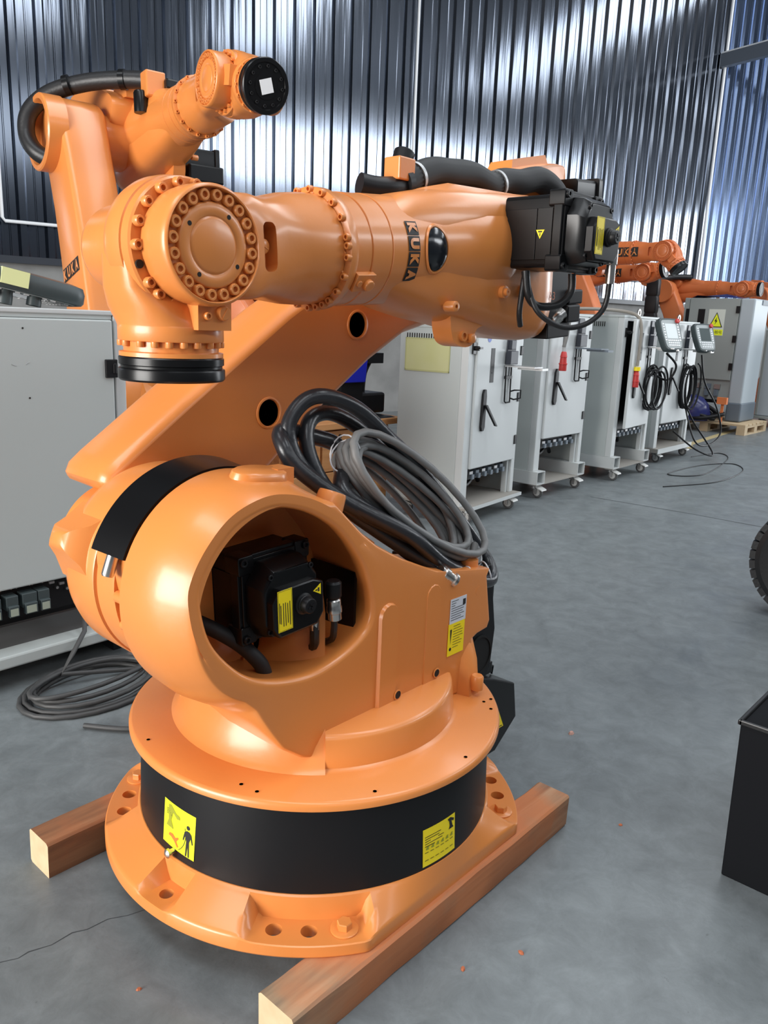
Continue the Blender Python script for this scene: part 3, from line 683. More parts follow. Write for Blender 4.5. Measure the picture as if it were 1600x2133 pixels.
for x, z in ((.02, .421), (.182, .426)):
    yy = -.262 if x < .1 else -.2565
    MB().lathe([(.0135, 0), (.0135, .001), (.0105, .002), (.0105, .001), (0, .001)], 20, T(x, yy, z) @ YAX).obj('threaded_hole_rim', ORANGE, colm)
    MB().lathe([(.0105, 0), (.0105, .0016), (0, .0016)], 20, T(x, yy, z) @ YAX).obj('threaded_hole', HOLE, colm)
for a, r_ in ((-150, .46), (-155.5, .445), (-118, .462), (-85, .465), (-52, .465), (-47, .45), (-45, .472), (-20, .462), (165, .46)):
    mobj('pin_hole', gm(lambda: MB().lathe([(.0045, .0004), (0, .0004)], 10).mesh('pin_hole')) if False else MB().lathe([(.0045, .0004), (0, .0004)], 10).mesh('pin_hole'), HOLE, colm, 0, M=T(r_ * math.cos(R(a)), r_ * math.sin(R(a)), .3262))
# bolts seen on the shoulder flange behind the motor
gf = mobj('gear_flange', gm(shoulder_flange_mesh), ORANGE, root, 38)
bolts(gf, [T(-.34 + .175 * math.cos(R(a)), .077, .75 + .175 * math.sin(R(a))) @ YAX for a in range(0, 360, 20)], .013, .012, ORANGE)
# shoulder motor
SM = T(-.285, .07, .735) @ YAX @ RZ(3)
mot = motor(root, SM, 'shoulder_motor', .225, .182)
sc_ = MB(); connector(sc_, T(.118, -.035, .285) @ RX(90) @ RY(4), .0165); sc_.obj('silver_connector', SILVER, mot)
MB().lathe([(.017, 0), (.019, .005), (.019, .035), (.015, .04), (0, .04)], 20, T(.118, -.033, .285) @ RX(-90)).obj('connector_housing', BLACKM, mot)
MB().tube([(.120, -.090, .285), (.122, -.12, .28), (.132, -.15, .26), (.14, -.18, .20)], .008, 8, n=5).obj('motor_lead', RUBBER, mot)
MB().tube([(.078, -.075, .262), (.078, -.12, .262), (.09, -.16, .24), (.10, -.185, .16)], .011, 8, n=5).obj('motor_lead', RUBBER, mot)
MB().lathe([(.012, 0), (.012, .022), (0, .022)], 14, T(.078, -.105, .262) @ RX(-90)).obj('lead_sleeve', SILVER, mot)
brd = MB().tube([(-.43, -.06, .675), (-.40, -.10, .655), (-.36, -.13, .62), (-.325, -.15, .575), (-.31, -.15, .54)], .017, 16, n=6).obj('braided_hose', HOSE, root)
MB().box(-.27, -.21, -.06, .0, .5, .66).obj('inner_bracket', BLACKM, root, 0)
MB().box(-.082, -.074, -.20, .08, .60, .745).obj('inner_panel', BLACK, root, 0)
# rear connector panel and junction box on the base
rp = MB().prism([(.40, .655), (.47, .655), (.512, .45), (.50, .33), (.45, .27), (.40, .29), (.35, .47), (.41, .485)], .21, .215, XZ).box(.42, .50, -.21, .12, .32, .63).obj('connector_panel', BLACKM, root, 0, .002)
MB().lathe([(.062, 0), (.062, .003), (.056, .003), (.056, -.02), (0, -.02)], 36, T(.435, -.216, .385) @ YAX).obj('cable_port', mat('port_black', (.003, .003, .003), .7), rp)
for x, z in ((.425, .478), (.445, .482), (.44, .62)): MB().hexbolt(.007, .006, T(x, -.217, z) @ YAX).obj('screw', STEEL, rp)
jb = MB().prism([(.46, .30), (.56, .265), (.675, .215), (.70, .09), (.59, .01), (.46, .01)], -.14, .20, XZ).obj('junction_box', BLACK, root, 0, .004)
MB().box(.46, .60, -.16, -.05, .262, .30).obj('box_lid', BLACK, jb, 0, .003)
MB().tube([(.62, -.12, .245), (.63, -.12, .268), (.665, -.12, .25), (.66, -.12, .225)], .004, 6).obj('lid_latch', BLACKM, jb)
tri = mobj('warning_triangle', gm(tri_mesh, .072), YELLOW, jb, 0, M=T(.60, -.2002, .115) @ YAX.inverted() @ RX(180) @ RZ(0)) if False else MB().prism([(.555, .085), (.625, .085), (.59, .150)], .2002, .2012, XZ).obj('warning_triangle', YELLOW, jb, 0)
MB().prism([(.563, .089), (.617, .089), (.615, .092), (.565, .092)], .2012, .2016, XZ).prism([(.588, .095), (.594, .095), (.598, .112), (.592, .113), (.597, .13), (.586, .112), (.591, .111)], .2012, .2016, XZ).obj('print', INK, jb, 0)
# link arm: rims of the round openings
for x in (.494, .907):
    MB().lathe([(.036, -.004), (.0385, .004), (.043, .003), (.045, -.004)], 36, T(x, .2465, .036) @ YAX).obj('opening_rim', ORANGE, linka)
# pin of the stop, screws in the hub gap
MB().lathe([(.013, -.02), (.013, .032), (.011, .036), (0, .036)], 20, T(-.35 + .245 * math.cos(R(161)), .005, .75 + .245 * math.sin(R(161))) @ RY(200)).obj('stop_pin', SILVER, root)
for a in (182, 200, 218): MB().lathe([(.014, 0), (.014, .04), (.010, .044), (0, .044)], 16, T(-.35 + .212 * math.cos(R(a)), .02, .75 + .212 * math.sin(R(a))) @ YAX).obj('hub_bolt', ORANGE, root)
# wrist bolts
bolts(wri, [T(.0895 * math.cos(R(a)), -.137, .0895 * math.sin(R(a))) @ YAX for a in [9 + 18 * k for k in range(20)]], .0115, .0125, ORANGE)
cup = MB().lathe([(.0155, 0), (.0155, .002), (.0125, .002)], 16).mesh('bolt_seat')
for a, r_ in ((45, .06), (135, .06), (225, .06), (315, .06)): MB().lathe([(.0045, 0), (.0045, .0006), (0, .0006)], 12, T(.0635 * math.cos(R(a + 8)), -.1462, .0635 * math.sin(R(a + 8))) @ YAX).obj('pin_hole', HOLE, wri)
bolts(hand, [T(.1155 * math.cos(R(a)), -.064, .1155 * math.sin(R(a))) @ YAX for a in (64, 83, 102, 122, 142, 162, 183, 218, 232, 249)], .0105, .014, ORANGE)
mobj('bolt_hole', MB().lathe([(.008, .0), (.008, .004), (0, .004)], 14).mesh('bolt_hole'), HOLE, hand, 0, M=T(.1155 * math.cos(R(200)), -.064, .1155 * math.sin(R(200))) @ YAX)
bolts(hand, [T(.098 * math.cos(R(a)), .098 * math.sin(R(a)), -.180) @ RX(180) for a in (150, 175, 200, 218, 234, 250, 266, 285, 300, 316, 334)], .0078, .011, ORANGE)
MB().lathe([(.014, 0), (.014, .008), (.012, .010), (0, .010)], 20, T(.038, -.118, -.122) @ YAX).box(-.0115, .0115, -.0014, .0014, .0095, .0115, T(.038, -.118, -.122) @ YAX @ RZ(60)).obj('cartridge_cap', ORANGE, hand)
bolts(hand, [T(.002, -.118, -.128) @ YAX], .008, .008, ORANGE)
# cartridge in the slot of the wrist arm
MB().lathe([(.015, 0), (.015, .020), (.012, .022), (0, .022)], 20, T(.154, -.084, .002) @ YAX).box(-.012, .012, -.0013, .0013, .0215, .0230, T(.154, -.084, .002) @ YAX @ RZ(-30)).obj('cartridge_cap', ORANGE, wri)
bolts(wri, [T(.150, -.085, -.028) @ YAX, T(.150, -.085, .029) @ YAX], .007, .010, ORANGE)
# collar bolts and tube fittings
ax = lambda t, a, r: T(-1.1 + t, r * math.cos(R(a)), .055 + r * math.sin(R(a)))
bolts(fore, [ax(.378, a, .130) @ RY(-90) for a in (60, 78, 96, 114, 132, 150, 170, 178, 189, 208, 226, 240, 250, 260, 272, 290)], .0085, .012, ORANGE)
bolts(fore, [ax(.374, a, .120) @ RY(-90) for a in (100, 125, 150, 170, 185, 205, 228, 250)], .005, .006, ORANGE)
A_ = 222
cf = ax(.435, 213, .128) @ RX(213 - 270 + 180)
MB().box(-.03, .03, -.022, .022, -.006, .012).lathe([(.014, .008), (.014, .022), (.012, .024), (0, .024)], 18, T(.01, -.002, 0)).lathe([(.008, .01), (.008, .016), (0, .016)], 12, T(-.018, .0, 0)).obj('cartridge_block', ORANGE, fore, 38, .003, M=ax(.435, 213, .129) @ RX(213 - 90))
def tubewarp(t0, a0, r):
    return lambda u, v, h=.001: Vector((-1.1 + t0 + u, (r + h) * math.cos(a0 - v / r), .055 + (r + h) * math.sin(a0 - v / r)))
kuka_plate(fore, tubewarp(.598, R(182.5), .1325), .034, .0365)
ov = []
wv = tubewarp(.682, R(180), .1355)
MB().loft([[wv(.040 * math.cos(R(a)) * k2, .053 * math.sin(R(a)) * k2, hh) for a in range(0, 360, 10)] for k2, hh in ((1.0, -.004), (.97, .003), (.8, .006), (.45, .008), (.05, .009))], cap0=False).obj('oval_cover', mat('oval_black', (.010, .012, .015), .16), fore)
MB().loft([[wv(.040 * math.cos(R(a)) * k2 + off, .053 * math.sin(R(a)) * k2, hh) for a in range(0, 360, 10)] for k2, hh, off in ((1.0, .0, 0), (1.02, .0035, 0), (1.09, .004, .001), (1.2, .0, .003))], cap0=False, cap1=False).obj('oval_rim', ORANGE, fore)
# elbow motor on the near side, rear motors, leads
em = motor(root, M3 @ T(-.02, -.125, .094) @ YAX @ RZ(-4), 'elbow_motor', .185, .185)
MB().prism([(-.013, -.011), (.013, -.011), (0, .012)], 0, .0012).obj('warning_triangle', YELLOW, em, 0, M=T(-.0965, -.008, .118) @ RY(-90) @ RZ(180))
MB().box(-.006, .006, -.008, -.0045, .0012, .0016).box(-.0012, .0012, -.003, .005, .0012, .0016).obj('print', INK, em, 0, M=T(-.0965, -.008, .118) @ RY(-90) @ RZ(180))
MB().lathe([(.013, 0), (.013, .05), (.016, .052), (.016, .09), (.012, .095), (0, .095)], 16, T(.10, -.125, .23) @ RX(-90)).obj('silver_connector', SILVER, em)
MB().tube([(.10, -.12, .23), (.10, -.19, .22), (.06, -.235, .19), (0, -.245, .15), (-.06, -.21, .11), (-.07, -.15, .08), (-.07, -.10, .07)], .0075, 10, n=8).obj('motor_lead', RUBBER, em)
MB().tube([(.05, -.10, .14), (.05, -.15, .14), (.02, -.185, .12), (-.04, -.19, .09), (-.075, -.16, .08), (-.08, -.10, .07)], .011, 10, n=8).obj('motor_lead', RUBBER, em)
MB().tube([(-.08, -.10, .07), (-.083, -.15, .066), (-.08, -.21, .06), (-.055, -.245, .05)], .008, 10, n=6).obj('motor_lead', RUBBER, em)
for k, (yy, zz, L_) in enumerate(((.02, -.10, .17), (.02, .10, .16), (.15, .10, .2))):
    motor(root, M3 @ T(.16 if zz < 0 else .44, yy, zz if zz < 0 else zz + .13) @ XAX @ RZ(90), 'wrist_motor', L_, .11, False)
sc_ = MB(); connector(sc_, T(.24, -.075, -.075) @ RY(70) @ RX(25), .017); connector(sc_, T(.20, -.10, -.155) @ RY(55) @ RX(20), .019)
sc_.obj('silver_connectors', SILVER, fore)
MB().box(.27, .36, -.12, -.06, -.105, -.06).box(.25, .33, -.13, -.07, -.16, -.105).obj('connector_housing', BLACK, fore, 0, .006)
MB().box(.165, .30, -.11, .10, -.205, .02).obj('motor_bracket', BLACKM, fore, 0, .004)
lettering('A3', .034, mat('orange_engraved', (.42, .10, .02), .5), fore, T(.135, -.1385, -.075) @ RX(90))
# ribbed hose over the elbow
hp = [(.153, .03, 1.747), (.224, .03, 1.753), (.295, .03, 1.767), (.345, .03, 1.790), (.413, .03, 1.815), (.487, .03, 1.823), (.588, .03, 1.808), (.686, .03, 1.795), (.75, .03, 1.815), (.83, .02, 1.855), (.92, .01, 1.875), (1.0, 0, 1.85), (1.04, -.01, 1.79), (1.04, -.02, 1.72)]
hp = [(x, y, z - .1) for x, y, z in hp]
hp = [(x, y, z + (.002 if x < .5 else .026 if x < .78 else -.006)) for x, y, z in hp]
hs = MB().tube(hp[2:], .036, 40, n=8, rib=.035).obj('ribbed_hose', HOSE, root, 60)
MB().tube([(.165, .06, 1.652), (.20, .045, 1.648), (.24, .03, 1.65), (.30, .03, 1.664)], .029, 16, n=4).obj('hose_elbow', BLACKM, hs)
def clamp(p, d, r, wdt, m=STEEL, name='hose_clamp', par=None):
    q_ = Vector(d).to_track_quat('Z', 'Y').to_matrix().to_4x4(); q_.translation = Vector(p)
    return MB().lathe([(r, -wdt), (r * 1.06, -wdt), (r * 1.06, wdt), (r, wdt)], 28, q_).obj(name, m, par)
clamp(hp[3], (.05, 0, .02), .0375, .005, STEEL, 'hose_clamp', hs); clamp((.72, .03, 1.728), (.06, 0, .02), .0385, .005, STEEL, 'hose_clamp', hs); clamp(hp[2], (.05, 0, .012), .038, .01, BLACKM, 'hose_clamp', hs)
MB().box(.245, .308, -.002, .052, 1.672, 1.728).obj('hose_bracket', ORANGE, root, 0, .004)
MB().lathe([(.028, 0), (.028, .07), (.022, .075), (0, .075)], 24, T(.315, .065, 1.69) @ RY(20)).obj('bracket_cap', BLACKM, root)

# ---------------------------------------------------------------- timbers under it
def timber(name, label, c, L, w_, h_, m, ang=0):
    mb = MB(); n = 14; loops = []
    rr = random.Random(len(name) + int(c[0] * 100))
    for k in range(n + 1):
        x = -L / 2 + L * k / n; j = lambda: rr.uniform(-.0022, .0022)
        loops.append([(x, -w_ / 2 + .004 + j(), 0), (x, -w_ / 2 + j(), .006), (x, -w_ / 2 + j(), h_ - .006), (x, -w_ / 2 + .006 + j(), h_), (x, w_ / 2 - .006 + j(), h_), (x, w_ / 2 + j(), h_ - .006), (x, w_ / 2 + j(), .006), (x, w_ / 2 - .004, 0)])
    o = empty(name, (c[0], c[1], 0), R(ang), label, 'timber')
    mb.loft(loops, cap0=False, cap1=False).obj('beam', m, o, 30)
    for k in (0, -1): MB().add(loops[k], [tuple(range(8))]).obj('end_grain', ENDGRAIN, o, 0)
    return o
timber('timber_beam', 'pale timber beam with orange overspray under the near side of the large robot', (.017, -.434), 1.07, .105, .1, TIMBER)
timber('timber_beam', 'brown timber beam sticking out left under the far side of the large robot', (-.03, .40), 1.14, .10, .1, TIMBER2)
# ---------------------------------------------------------------- controller cabinets
def caster(root, x, y, M0=None, h=.12):
    c = MB().box(x - .045, x + .045, y - .04, y + .04, h - .006, h).lathe([(.03, h - .03), (.02, h - .006)], 16, T(x, y, 0)).obj('caster', STEEL, root, 30)
    MB().box(x + .0, x + .012, y - .022, y + .006, .035, h - .02).box(x + .038, x + .05, y - .022, y + .006, .035, h - .02).obj('fork', STEEL, c, 0)
    MB().lathe([(.028, 0), (.045, .001), (.048, .005), (.048, .021), (.045, .025), (.028, .026)], 24, T(x + .012, y - .02, .048) @ XAX).obj('wheel', mat('caster_tyre', (.10, .10, .10), .6), c)
    MB().lathe([(.03, -.001), (.03, .027)], 20, T(x + .012, y - .02, .048) @ XAX).obj('wheel_hub', mat('caster_hub', (.55, .55, .53), .5), c)
    MB().loft([[(x - .03, y - .04, h - .025), (x + .06, y - .04, h - .025), (x + .06, y - .02, h - .012), (x - .03, y - .02, h - .012)], [(x - .025, y - .09, h - .045), (x + .055, y - .09, h - .045), (x + .055, y - .085, h - .035), (x - .025, y - .085, h - .035)]]).obj('brake_pedal', mat('brake_grey', (.5, .5, .48), .5), c, 0)
def cabinet(label, loc, rz, H=1.41, z0=.13, tubes=False, W=.83, D=.58, ajar=0., bracket=True, window=False, handle=True, strip=True, side=CAB, vent=True, plug=False):
    r = empty('controller_cabinet', (loc[0], loc[1], 0), R(rz), label, 'cabinet', 'grey control cabinets')
    t = .03
    zd = z0 + .27
    # housing: side panels, back, roof, inner floor
    MB().box(0, t, .06, D, z0, H - .02).obj('side_panel', side, r, 0, .003)
    MB().box(W - t, W, .06, D, z0, H - .02).obj('side_panel', side, r, 0, .003)
    MB().box(t, W - t, D - t, D, z0 + .2, H - .02).obj('back_panel', side, r, 0)
    MB().box(-.004, W + .004, .0, D + .004, H - .022, H).obj('roof_panel', side, r, 0, .004)
    MB().box(t, W - t, .08, D - t, zd - .02, zd).obj('floor_plate', CABD, r, 0)
    # front corner posts
    MB().box(0, .085, .0, .06, z0, H - .022).obj('corner_post', CABW, r, 0, .004)
    MB().box(W - .055, W, .0, .06, z0, H - .022).obj('corner_post', CABW, r, 0, .004)
    MB().box(.085, W - .055, .01, .05, H - .05, H - .022).obj('head_rail', CABW, r, 0)
    MB().box(t, .10, .055, .075, z0, H - .03).obj('gap_shade_strip', BLACKM, r, 0)  # solid black strip standing for shade in the gap between post and door
    MB().box(.08, W - .05, .062, .07, zd, H - .03).obj('interior_shade_sheet', BLACKM, r, 0)  # black sheet behind the door stands for shade inside the cabinet
    # door, hinged right
    dw = W - .055 - .092; dh = H - .032 - zd - .0
    Mh = T(W - .058, .004, zd + .0) @ RZ(ajar)
    d = MB().box(-dw, 0, -.022, .006, 0, dh).obj('door', CABW, r, 0, .006, M=Mh)
    for z in (.16, .5, .86):
        MB().box(-.022, .02, -.03, .0, dh * z - .035, dh * z + .035).obj('hinge', BLACKM, d, 0, .003)
    if strip: MB().box(-dw + .20, -dw + .255, -.0245, -.0215, dh * .63, dh * .88).lathe([(.006, 0), (.006, .002), (0, .002)], 10, T(-dw + .228, -.0245, dh * .70) @ YAX).obj('label_strip', BLACKM, d, 0)
    if handle:
        h_ = MB().prism([(x - dw + .12, z + dh * .43) for x, z in ((-.03, -.12), (-.018, -.15), (.012, -.15), (.026, -.12), (.03, .1), (.02, .15), (-.006, .15), (-.022, .12))], .022, .04, XZ).obj('lock_plate', BLACKM, d, 0, .004)
        MB().loft([[(-dw + .115, -.036, dh * .47), (-dw + .145, -.036, dh * .47), (-dw + .145, -.055, dh * .47), (-dw + .115, -.055, dh * .47)], [(-dw + .17, -.10, dh * .47 - .15), (-dw + .20, -.10, dh * .47 - .155), (-dw + .20, -.115, dh * .47 - .15), (-dw + .17, -.115, dh * .47 - .145)]]).obj('swing_lever', BLACKM, d, 0, .003)
    if bracket:
        b0 = -dw + .43
        br = MB().prism([(b0 - .01, dh * .76), (b0 + .13, dh * .76), (b0 + .14, dh * .93), (b0 + .10, dh * .995), (b0 + .01, dh * .995)], .022, .034, XZ).box(b0 - .02, b0 + .10, -.075, -.03, dh * .76, dh * .86).box(b0 + .01, b0 + .085, -.06, -.03, dh * .87, dh * .94).obj('pendant_bracket', mat('bracket_dark_blue', (.02, .024, .035), .45), d, 0, .004)
        MB().box(b0 - .02, b0 + .12, -.27, -.03, dh * .742, dh * .752).box(b0 + .05, b0 + .15, -.30, -.10, dh * .725, dh * .742).obj('bracket_shelf', STEEL if not plug else FOOT, d, 0)
        wz0, wz1 = dh * .47, dh * .75
        MB().tube([(b0 + .0, -.03, wz1), (b0 + .0, -.035, wz0 + .01), (b0 + .01, -.04, wz0), (b0 + .075, -.04, wz0), (b0 + .085, -.035, wz0 + .01), (b0 + .085, -.03, wz1)], .006, 8).tube([(b0 + .085, -.035, wz0 + .03), (b0 + .10, -.06, wz0 + .02), (b0 + .15, -.09, wz0 + .03), (b0 + .15, -.09, wz0 + .09), (b0 + .10, -.06, wz0 + .09), (b0 + .085, -.035, wz0 + .08)], .006, 8).box(b0 - .006, b0 + .09, -.04, -.022, dh * .65, dh * .672).obj('cable_hook', BLACKM, d)
    # rotary main switch on the post
    MB().box(.04, .09, -.012, .0, zd + dh * .84, zd + dh * .92).lathe([(.016, 0), (.016, .03), (.012, .034), (0, .034)], 16, T(.065, -.012, zd + dh * .88) @ YAX).box(.058, .10, -.055, -.04, zd + dh * .875, zd + dh * .89).obj('main_switch', BLACK, r, 0)
    # connector panel under the door
    cp = MB().box(.09, W - .06, .06, .075, zd - .10, zd).obj('connector_panel', BLACKM, r, 0)
    for k in range(6):
        x = .15 + k * .095
        MB().box(x, x + .05, .02, .06, zd - .075, zd - .03).obj('connector', FOOT if k % 2 else STEEL, cp, 0)
        MB().box(x + .01, x + .04, .0, .02, zd - .085, zd - .05).obj('connector_hood', FOOT, cp, 0)
    MB().tube([(.12, .1, zd - .06), (.3, .14, zd - .17), (.55, .2, zd - .13), (.7, .25, zd - .20)], .018, 8, n=5).tube([(.2, .1, zd - .06), (.25, .2, zd - .2), (.5, .3, zd - .2)], .014, 8, n=5).obj('inner_cable', BLACKM, cp)
    MB().box(W - .09, W - .06, .02, .06, z0, zd - .0).obj('support_leg', CABW, r, 0)
    # vents and film window on the side panel
    if vent:
        me = MB().box(-.003, .002, -.004, .004, -.022, .022).mesh('vent_slot')
        for k in range(17): mobj('vent_slot', me, HOLE, r, 0, M=T(0, .19 + k * .0205, H - .085))
    if window:
        MB().box(-.004, .001, .155, .525, H - .32, H - .10).obj('film_window', FILM, r, 0)
        for a in ((.15, .53, H - .33, H - .318), (.15, .53, H - .102, H - .095), (.15, .158, H - .33, H - .095), (.522, .53, H - .33, H - .095)): MB().box(-.006, 0, *a).obj('window_frame', mat('film_frame', (.42, .42, .2), .4), r, 0)
    # dolly
    if tubes:
        for x in (-.01, W - .12):
            tb = MB()
            for a in ((x, x + .13, -.05, D + .03, .125, .131), (x, x + .13, -.05, D + .03, z0 - .006, z0), (x, x + .006, -.05, D + .03, .131, z0 - .006), (x + .124, x + .13, -.05, D + .03, .131, z0 - .006)): tb.box(*a)
            tb.obj('fork_tube', CABW, r, 0)
        MB().box(-.0, W, -.045, D, .118, .126).obj('tray', mat('tray_dusty', (.30, .28, .25), .8), r, 0)
    else:
        MB().box(-.02, W + .03, -.06, D + .02, .115, z0).obj('tray', mat('tray_dusty', (.30, .28, .25), .8), r, 0)
        MB().box(-.02, W + .03, -.068, -.058, .105, z0).obj('tray_edge', CABW, r, 0)
    for x, y in ((.06, .01), (W - .1, .01), (.06, D - .05), (W - .1, D - .05)): caster(r, x, y, h=.116)
    return r, Mh, dw, dh
cA, *_ = cabinet('grey control cabinet with a yellow film window on its side, nearest of the row', (3.20, 1.885), 6, window=True)
MB().lathe([(.028, 0), (.028, .001), (0, .001)], 24, T(-.52, -.0225, .93) @ YAX).obj('blue_round_sticker', mat('sticker_blue', (.02, .08, .40), .4), [c for c in cA.children if c.name.startswith('door')][0])
cB, *_ = cabinet('grey control cabinet with a red plug hanging on its closed door, second of the row', (4.42, 2.03), 1, H=1.545, z0=.235, tubes=True, plug=True)
cC, MhC, dwC, dhC = cabinet('grey control cabinet with its door ajar and a teach pendant hung on it', (5.73, 1.98), 2, H=1.56, z0=.235, tubes=True, ajar=5)
cD, MhD, dwD, dhD = cabinet('last white control cabinet of the row, pendant and looped black cable on its door', (7.18, 2.18), 1, H=1.545, z0=.16, W=.95)
for c_ in (cC, cD): MB().lathe([(.022, -.007), (.036, -.007), (.036, .007), (.022, .007), (.022, -.007)], 20, T(.55, .1, (1.56 if c_ is cC else 1.545) + .035) @ YAX).obj('lifting_eye', SILVER, c_)

# ---- teach pendants
def pendant(label, M, screen=SCREEN, flat=False):
    r = empty('teach_pendant', (0, 0, 0), 0, label, 'teach pendant'); r.matrix_world = M
    out = smooth2([(-.125, .15), (-.06, .165), (.06, .165), (.125, .15), (.135, .05), (.125, -.06), (.105, -.15), (.05, -.165), (-.05, -.165), (-.105, -.15), (-.125, -.06), (-.135, .05)], 3)
    mb = MB().loft([[(x * s, y * s, z) for x, y in out] for s, z in ((.80, -.05), (.96, -.042), (1.0, -.02), (1.0, .012), (.965, .022), (.93, .024))])
    b = mb.obj('casing', PEND, r, 40)
    MB().prism([(x * .86, y * .86) for x, y in out], .0235, .026).obj('key_panel', PENDL, r, 0)
    MB().box(-.07, .07, -.045, .105, .0262, .0275).obj('screen', screen, r, 0)
    key = MB().box(-.009, .009, -.007, .007, .026, .030).mesh('key')
    for k in range(7):
        for x in (-.092, .092): mobj('key', key, PEND if k % 3 else WHITE, r, 0, M=T(x, .10 - k * .027, 0))
    for i in range(6):
        for j in range(3): mobj('key', key, PEND if (i + j) % 2 else WHITE, r, 0, M=T(-.062 + i * .025, -.066 - j * .024, 0))
    MB().lathe([(.017, 0), (.017, .01), (.024, .014), (.024, .024), (.02, .03), (0, .03)], 18, T(.09, .13, .024)).obj('stop_button', RED, r)
    return r
def on_door(M0, loc, rz, Mh, x, y, z): return T(loc[0], loc[1], 0) @ RZ(rz) @ Mh @ T(x, y, z)
for nm, loc, rz, Mh, dw, dh, sc in (('light teach pendant with a screen painted with glare on the door standing ajar', (5.73, 1.98), 2, MhC, dwC, dhC, SCREENL), ('dark teach pendant with a dim screen on the last white cabinet', (7.18, 2.18), 1, MhD, dwD, dhD, SCREEN)):
    pendant(nm, on_door(None, loc, rz, Mh, -dw + .50, -.20, dh * .87) @ RZ(-28) @ RX(66), sc)
pl = pendant('dark grey teach pendant with yellow paper tape lying on the left cabinet', T(.02, 1.66, 1.486) @ RZ(-4) @ RY(11) @ RX(180) @ RZ(90) @ Matrix.Diagonal((1.2, 1.2, 1.0, 1)), SCREEN)
for x, y in ((.06, -.07), (-.06, -.07), (.06, .06)): pass
MB().lathe([(.020, 0), (.022, .02), (.022, .036), (0, .036)], 18, T(.085, -.01, .024)).obj('knob', PEND, pl); MB().lathe([(.020, 0), (.022, .03), (.022, .052), (0, .052)], 18, T(.085, .075, .024)).obj('knob', PEND, pl)
MB().box(-.10, .10, .04, .11, -.0505, -.0495).obj('paper_tape', YPALE, pl, 0); MB().box(.096, .137, .03, .11, -.045, .01).obj('paper_tape', YPALE, pl, 0)

# ---- red plugs with their leads
def plug(label, pts, end, m=mat('plug_lead_grey', (.16, .155, .145), .6)):
    r = empty('power_plug', end, 0, label, 'plug')
    e = Vector(end)
    MB().lathe([(.030, 0), (.032, .005), (.032, .05), (.036, .052), (.036, .062), (.030, .064), (.027, .11), (.030, .112), (.022, .15), (.014, .16), (0, .16)], 24).box(.02, .042, -.01, .01, .03, .06).obj('plug_body', RED, r)
    MB().lathe([(.016, .155), (.014, .20), (0, .20)], 16).obj('cable_gland', mat('gland_grey', (.45, .45, .45), .5), r)
    MB().tube([tuple(Vector(p) - e) for p in pts], .0155, 10, n=6).obj('lead', m, r)
    return r
plug('red power plug hanging before the second cabinet door', [(4.62, 1.955, 1.27), (4.66, 1.955, 1.4), (4.66, 1.96, 1.54), (4.64, 2.05, 1.565), (4.6, 2.3, 1.57)], (4.63, 1.955, 1.075))
p2_ = plug('dusty red plug with yellow tag hanging over the cabinet whose door is ajar', [(5.93, 1.90, 1.10), (5.94, 1.90, 1.25), (5.93, 1.90, 1.45), (5.92, 1.95, 1.56), (5.85, 2.1, 1.60), (5.4, 2.2, 1.60), (5.1, 2.3, 1.58)], (5.93, 1.90, .90), mat('plug_lead_dusty', (.26, .235, .2), .7))
MB().lathe([(.034, .155), (.034, .19), (0, .19)], 20).obj('yellow_tag', YELLOW, p2_)

# ---- the near left cabinet (its door faces the robot)
cL = empty('controller_cabinet', (-.62, 1.475, 0), 0, 'large grey control cabinet at the left edge with a pendant on top', 'cabinet', 'grey control cabinets')
MB().box(0, .95, .04, .62, .40, 1.40).obj('housing', CAB, cL, 0, .003)
MB().box(-.005, .955, .0, .63, 1.40, 1.418).obj('roof_panel', CABW, cL, 0, .004)
MB().box(.905, .95, .0, .04, .14, 1.40).obj('corner_post', CABW, cL, 0, .004)
MB().box(.0, .90, .006, .04, 1.385, 1.40).obj('head_rail', CAB, cL, 0)
dL = MB().box(.0, .893, -.012, .02, .395, 1.383).obj('door', CAB, cL, 0, .006)
MB().box(.855, .905, -.022, -.005, 1.165, 1.235).box(.885, .898, -.026, -.02, 1.18, 1.22).obj('hinge', BLACKM, dL, 0, .003)
for x, z in ((.545, 1.347), (.555, 1.10)): MB().lathe([(.0035, 0), (.0035, .0012), (0, .0012)], 10, T(x, -.0125, z) @ YAX).obj('drilled_hole', HOLE, dL)
MB().tube([(.498, -.0127, 1.222), (.506, -.0127, 1.217), (.516, -.0127, 1.215)], .0009, 5).tube([(.548, -.0127, 1.219), (.556, -.0127, 1.226), (.561, -.0127, 1.227)], .0009, 5).obj('scratch', STEEL, dL)
cpL = MB().box(.0, .95, .03, .05, .265, .40).obj('connector_panel', BLACKM, cL, 0)
for k, x in enumerate((.20, .27, .34, .415, .475, .535)):
    big = 1.25 if k in (2, 4) else 1.
    c_ = MB().box(x, x + .045 * big, -.02, .03, .315, .37).obj('connector', PEND, cpL, 0, .003)
    MB().box(x + .004, x + .041 * big, -.034, -.012, .292, .335).obj('connector_hood', PEND, cpL, 0, .003)
    MB().box(x + .008, x + .036 * big, -.036, -.033, .297, .325).obj('connector_face', mat('connector_face', (.32, .35, .28), .5), cpL, 0)
    for dx in (0, .04 * big): MB().lathe([(.0035, 0), (.0035, .003), (0, .003)], 8, T(x + dx, .029, .385) @ YAX).obj('screw', SILVER, cpL)
for x, z in ((.60, .372), (.64, .36), (.67, .375), (.70, .352), (.74, .365), (.78, .372)): MB().box(x, x + .02, .02, .03, z, z + .01).lathe([(.006, 0), (.006, .012), (0, .012)], 8, T(x + .03, .03, z - .02) @ YAX).obj('terminal', STEEL, cpL, 0)
MB().box(.0, .95, .3, .32, .14, .40).obj('rear_plate', BLACKM, cL, 0)
